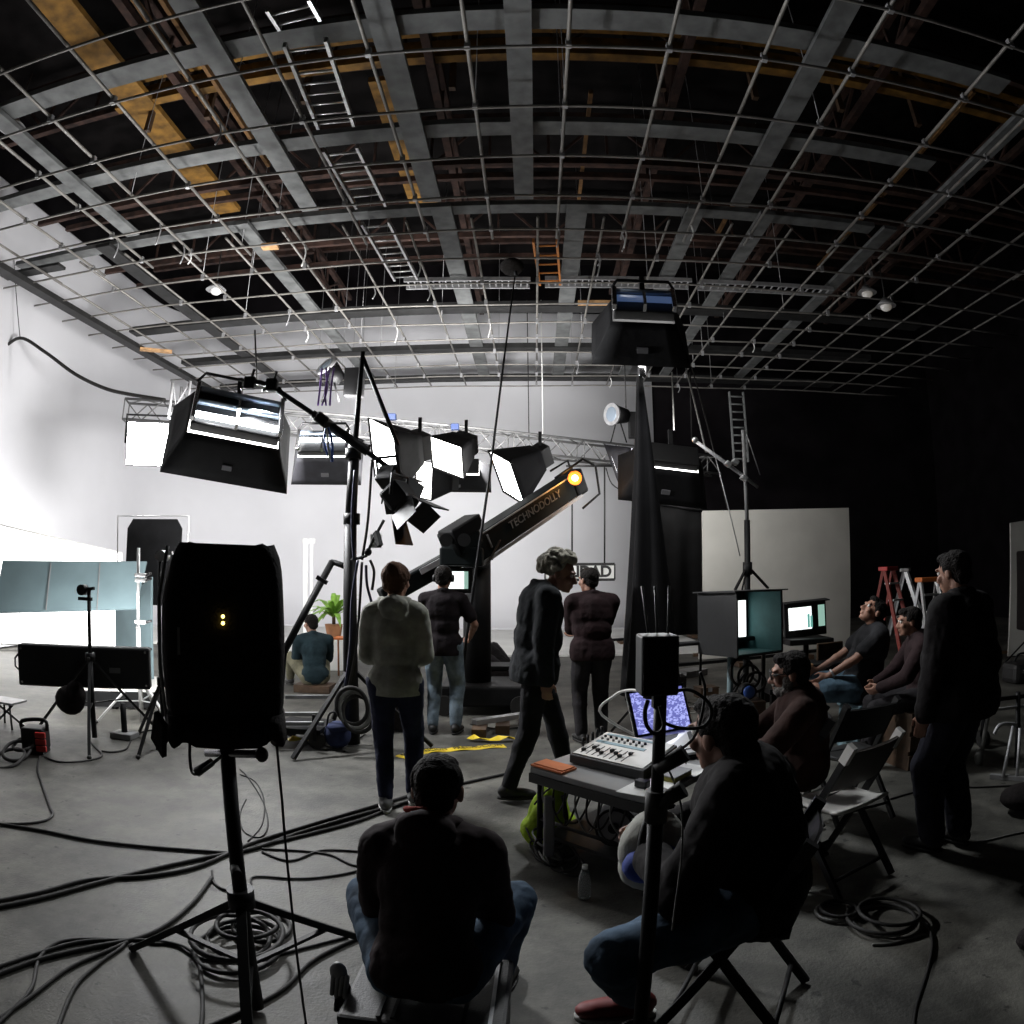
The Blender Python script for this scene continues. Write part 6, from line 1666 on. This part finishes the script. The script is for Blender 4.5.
# operator in the black T-shirt
def phones(root, d):
    h, s = d['h'], d['s']
    a = [h(.088 * math.cos(t), -.015, .035 + .092 * math.sin(t)) for t in [PI * k / 10 for k in range(11)]]
    o = part('headphones', MB().tube(a, .008, 8), M['black_plastic'], root)
    for q in (-1, 1): part('ear_cup', MB().cyl(h(q * .080, -.012, .0), h(q * .105, -.012, .0), .036, n=16), M['black_plastic'], o)
person('person in a black T-shirt and pale jeans seen from behind, holding the boom pole', (-.68, 6.80, 0), R(-6), (0, 0, .93), (0, .0, 1.42), (.0, .03, 1.58), (.1, 1, .02),
       (.10, .26, .80), (.235, .25, .98), (-.11, -.02, .095), (.12, .0, .095), (-1, -.3, -.5), (1, -.7, -.6), top='tee_black', bottom='jeans_light', hair=('short', 'hair_black'),
       s=.99, sleeve=.66, fat=1.08, sw=.185, tt=.020, tb=.020, hem=.05, flat=True, vox=.009, extras=phones, seed=5, curl=.9)
# curly grey haired person in profile
def cuff(root, d):
    pass
person('person with curly grey hair and a black leather jacket walking past, head bowed', (.16, 4.85, 0), R(-78), (0, 0, .955), (0, .05, 1.46), (0, .185, 1.56), (.42, .9, -.28),
       (-.20, .10, .76), (.215, .02, .76), (-.08, .26, .10), (.08, -.20, .10), (-.4, -1, 0), (.3, -1, 0), top='jacket_black', bottom='trousers_black', hair=('curly', 'hair_grey'), s=1.035, fat=1.16,
       tt=.034, tb=.014, hem=.07, flat=True, seed=11, curl=.75, wrink=.012)
# man in the maroon shirt behind him
person('person in a dark maroon shirt seen from behind, next to the curly haired one', (.755, 6.45, 0), R(8), (0, 0, .94), (0, .02, 1.43), (-.03, .05, 1.585), (-.45, .9, -.05),
       (.06, .24, 1.08), (-.06, .26, 1.06), (-.10, 0, .095), (.11, .02, .095), (-1, -.1, -.5), (1, -.1, -.5), top='shirt_maroon', bottom='trousers_dark', s=.975, fat=1.24, sw=.20, tt=.028, tb=.022, hem=.06, flat=True, seed=13, vox=.009)
# seated far left in teal
person('person in a dark teal sweater sitting low with back turned, beyond the tall stand', (-2.64, 8.95, 0), R(28), (0, -.04, .21), (0, .06, .70), (-.02, .10, .855), (-.35, .93, -.1),
       (-.06, .38, .40), (.08, .38, .40), (-.22, .55, .09), (.16, .55, .09), (-.6, -.2, -1), (.6, -.2, -1), (-.5, .4, 1), (.3, .4, 1), top='sweater_teal', bottom='trousers_khaki', s=1.05, tt=.024, seed=17, vox=.010, sw=.19)
solo('apple_box', MB().box((-2.63, 8.92, .05), (.5, .35, .10)), M['wood_dark'], 'low wooden box under the person in the dark teal sweater', 'box', bev=.005)
# crouching
person('person in dark clothes crouching low beside the crane base', (-.28, 9.75, 0), R(60), (0, -.18, .24), (.0, .16, .52), (0, .30, .56), (0, .85, -.5),
       (-.13, .33, .62), (.12, .46, .30), (-.16, .16, .09), (.16, .16, .09), (-1, .3, .2), (1, .1, .2), (-.4, .9, .9), (.4, .9, .9), top='jacket_dark', bottom='trousers_dark', s=1.05, tt=.024, seed=19, vox=.011, hands=(((0, -.6, .6), (1, 0, 0)), None))
# man in the hoodie on the flight case, nearest the camera
def redcollar(root, d):
    n, u, f, r = d['neck'], d['up'], d['f1'], d['r1']
    pts = [n + u * .075 + r * .078 * math.cos(a) + f * .078 * math.sin(a) for a in [PI * .95 + PI * .55 * k / 8 for k in range(9)]]
    part('shirt_collar', MB().tube(pts, .010, 8), M['lining_red'], root, label='red collar showing under the hood')
person('person in a dark hooded sweatshirt and blue jeans sitting on the flight case', (-.265, 1.86, 0), R(-3), (0, .05, .425), (0, .20, .845), (.015, .29, .965), (.05, .96, -.22),
       (-.04, .46, .55), (.05, .46, .53), (-.19, .52, .09), (.19, .50, .09), (-.45, -.2, -1), (.5, -.2, -1), (-.5, .3, 1), (.38, .3, 1), (-.3, 1, 0), (.3, 1, 0),
       top='hoodie_dark', bottom='jeans_blue', shoes='shoe_dark', s=.97, hood=True, fat=.96, tt=.028, tb=.014, seed=23, vox=.007, wrink=.014, sw=.158, extras=redcollar)
# big man in the dark jacket on the black chair
person('big person in a dark jacket seated with a grey and blue bag on the lap', (.80, 2.13, 0), R(62), (0, -.04, .50), (0, .05, .88), (.0, .105, .975), (.50, .84, -.14),
       (-.10, .28, .60), (.13, .34, .60), (-.13, .30, .09), (.30, .32, .09), (-1, -.4, -.4), (1, -.4, -.4), (-1.5, .9, .35), (1.5, .8, .2), (-.5, 1, 0), (.1, 1, 0),
       top='jacket_dark', bottom='jeans_blue', shoes='shoe_red', s=1.12, ls=1.10, fat=1.18, sw=.19, tt=.036, tb=.020, seed=29, vox=.007, hair=('short', 'hair_black'), skin='skin_dark', wrink=.014)
def lap_bag():
    p = V((.50, 2.30, .60))
    t = thing('lap_bag', 'grey and blue bag with black strap on the lap of the big seated person', 'bag', p, R(30))
    b = remesh(MB().ell((0, 0, .06), (.14, .10, .14)).ell((.05, 0, .02), (.12, .10, .12)).ell((0, .02, -.02), (.12, .10, .10)), .010, M['bag_grey'], 'bag_body', t, 4, .010, 10)
    part('side_panel', MB().ell((-.05, -.055, .03), (.125, .075, .075)), M['blue_bag'], t)
    part('strap', MB().tube(smoothpath([(-.02, -.12, -.12), (-.10, -.10, -.02), (-.12, -.07, .10), (-.05, -.03, .20), (.08, 0, .20)], 5), .014, 7), M['black'], t)
    part('buckle', MB().box((-.06, -.125, -.10), (.05, .02, .03)), M['chrome'], t)
M['bag_grey'] = mat('grey_bag_cloth', (.30, .30, .27), .85, var=.2, bump=.2, bscale=30); M['blue_bag'] = mat('blue_bag_cloth', (.03, .06, .30), .8, var=.2, bump=.2, bscale=30)
lap_bag()
# bearded person with glasses
person('person with grey beard and glasses in a rust brown sweater, seated', (1.61, 3.62, 0), R(72), (0, -.04, .52), (0, -.0, .90), (0, .06, 1.015), (.0, .97, -.12),
       (-.14, .38, .62), (.14, .38, .62), (-.13, .38, .09), (.13, .38, .09), (-1, -.4, -.4), (1, -.4, -.4), (-.1, 1, .8), (.1, 1, .8), top='sweater_brown', bottom='trousers_dark', s=1.03, fat=1.18, sw=.19,
       tt=.028, seed=31, vox=.007, hair=('short', 'hair_black'), beard='beard_grey', glasses=True)
# man in shorts looking up
def watch(root, d):
    w, e = d['wL'], d['eL']
    p = w.lerp(e, .14)
    part('wrist_watch', MB().torus(p, .034, .010, (w - e)), M['alu'], root)
person('person in charcoal T-shirt and blue shorts leaning back on a stool, looking up', (3.10, 5.68, 0), R(78), (0, -.03, .515), (0, -.17, .985), (0, -.14, 1.11), (-.15, .80, .58),
       (-.17, .38, .56), (.16, .36, .58), (-.13, .34, .10), (.15, .40, .10), (-.4, -1, -.3), (.6, -1, -.3), (-.25, 1, .8), (.2, 1, .8), top='tee_charcoal', bottom='shorts_blue', shoes='shoe_grey', s=1.10, fat=1.25,
       sleeve=.62, leg=.74, tt=.022, tb=.03, hem=.05, seed=37, vox=.008, extras=watch, hair=('short', 'hair_black'))
# seated behind, dark red jacket
person('person in a dark reddish jacket seated on the crate behind the one in shorts', (3.30, 4.90, 0), R(68), (0, -.02, .60), (0, .03, 1.07), (0, .11, 1.20), (-.05, .97, -.1),
       (-.13, .36, .68), (.13, .36, .68), (-.13, .42, .09), (.13, .42, .09), (-1, -.4, -.4), (1, -.4, -.4), (-.15, 1, .8), (.1, 1, .8), top='jacket_red_dark', bottom='trousers_dark', s=.98, tt=.026, seed=41, vox=.008)
# standing at the right in the black coat
person('tall person in a black padded coat standing before the black wall', (2.48, 3.22, 0), R(27), (0, 0, .93), (0, .03, 1.43), (-.01, .075, 1.585), (.12, .96, -.16),
       (-.27, .10, .84), (.27, .06, .80), (-.10, .06, .095), (.10, -.03, .095), (-.8, -.8, 0), (.8, -.8, 0), top='coat_black', bottom='trousers_navy', s=1.0, fat=1.45, sw=.225, tt=.044, tb=.040, hem=.08, flat=True, seed=43, vox=.007, wrink=.014)
# ================================================================ light
def area(name, c, aim, w, h, e, col=(1, 1, 1), spread=PI):
    l = bpy.data.lights.new(name, 'AREA'); l.shape = 'RECTANGLE'; l.size = w; l.size_y = h; l.energy = e; l.color = col; l.spread = spread
    o = bpy.data.objects.new(name, l); C.objects.link(o); o.location = c
    o.rotation_euler = (V(aim) - V(c)).to_track_quat('-Z', 'Y').to_euler()
    return o
# added bodiless lights near the softboxes, aimed up to brighten the white wall
area('wall_fill_light', (-2.4, 10.6, 4.0), (-5.5, 19.5, 6.4), 1.0, .7, 330, (1, .985, .97))
area('wall_fill_light', (-.55, 11.6, 3.6), (-1.0, 19.5, 6.4), 1.0, .5, 240, (1, .985, .97))
area('wall_fill_light', (2.0, 9.3, 3.0), (1.2, 19.5, 5.2), 1.0, .7, 120, (1, .985, .97))
area('wall_fill_light', (-3.1, 8.6, 3.4), (-10.4, 10.5, 6.0), 1.0, .7, 330, (1, .985, .97))
# the tubes glowing out of the back of the biggest softbox
_n = V((-.45, .70, -.50)).normalized()
area('tube_glow_and_fill', at(228, 449, 7.3) - _n * .80, (1.6, 2.6, .2), .75, .2, 210, (.97, .98, 1))
l = bpy.data.lights.new('work_light', 'POINT'); l.energy = 6; l.color = (1, .45, .10); l.shadow_soft_size = .05
o = bpy.data.objects.new('work_light', l); C.objects.link(o); o.location = at(575, 478, 8.45)
area('tube_glow_and_fill', at(640, 318, 5.9), (2.1, 2.6, .2), .6, .15, 75, (.95, .98, 1))  # added fill light behind the high softbox, brightens the white chair and right floor
area('bank_light', (-3.75, 5.95, 1.0), (-6.2, 10.5, .35), 1.1, .3, 40, (1, 1, 1))
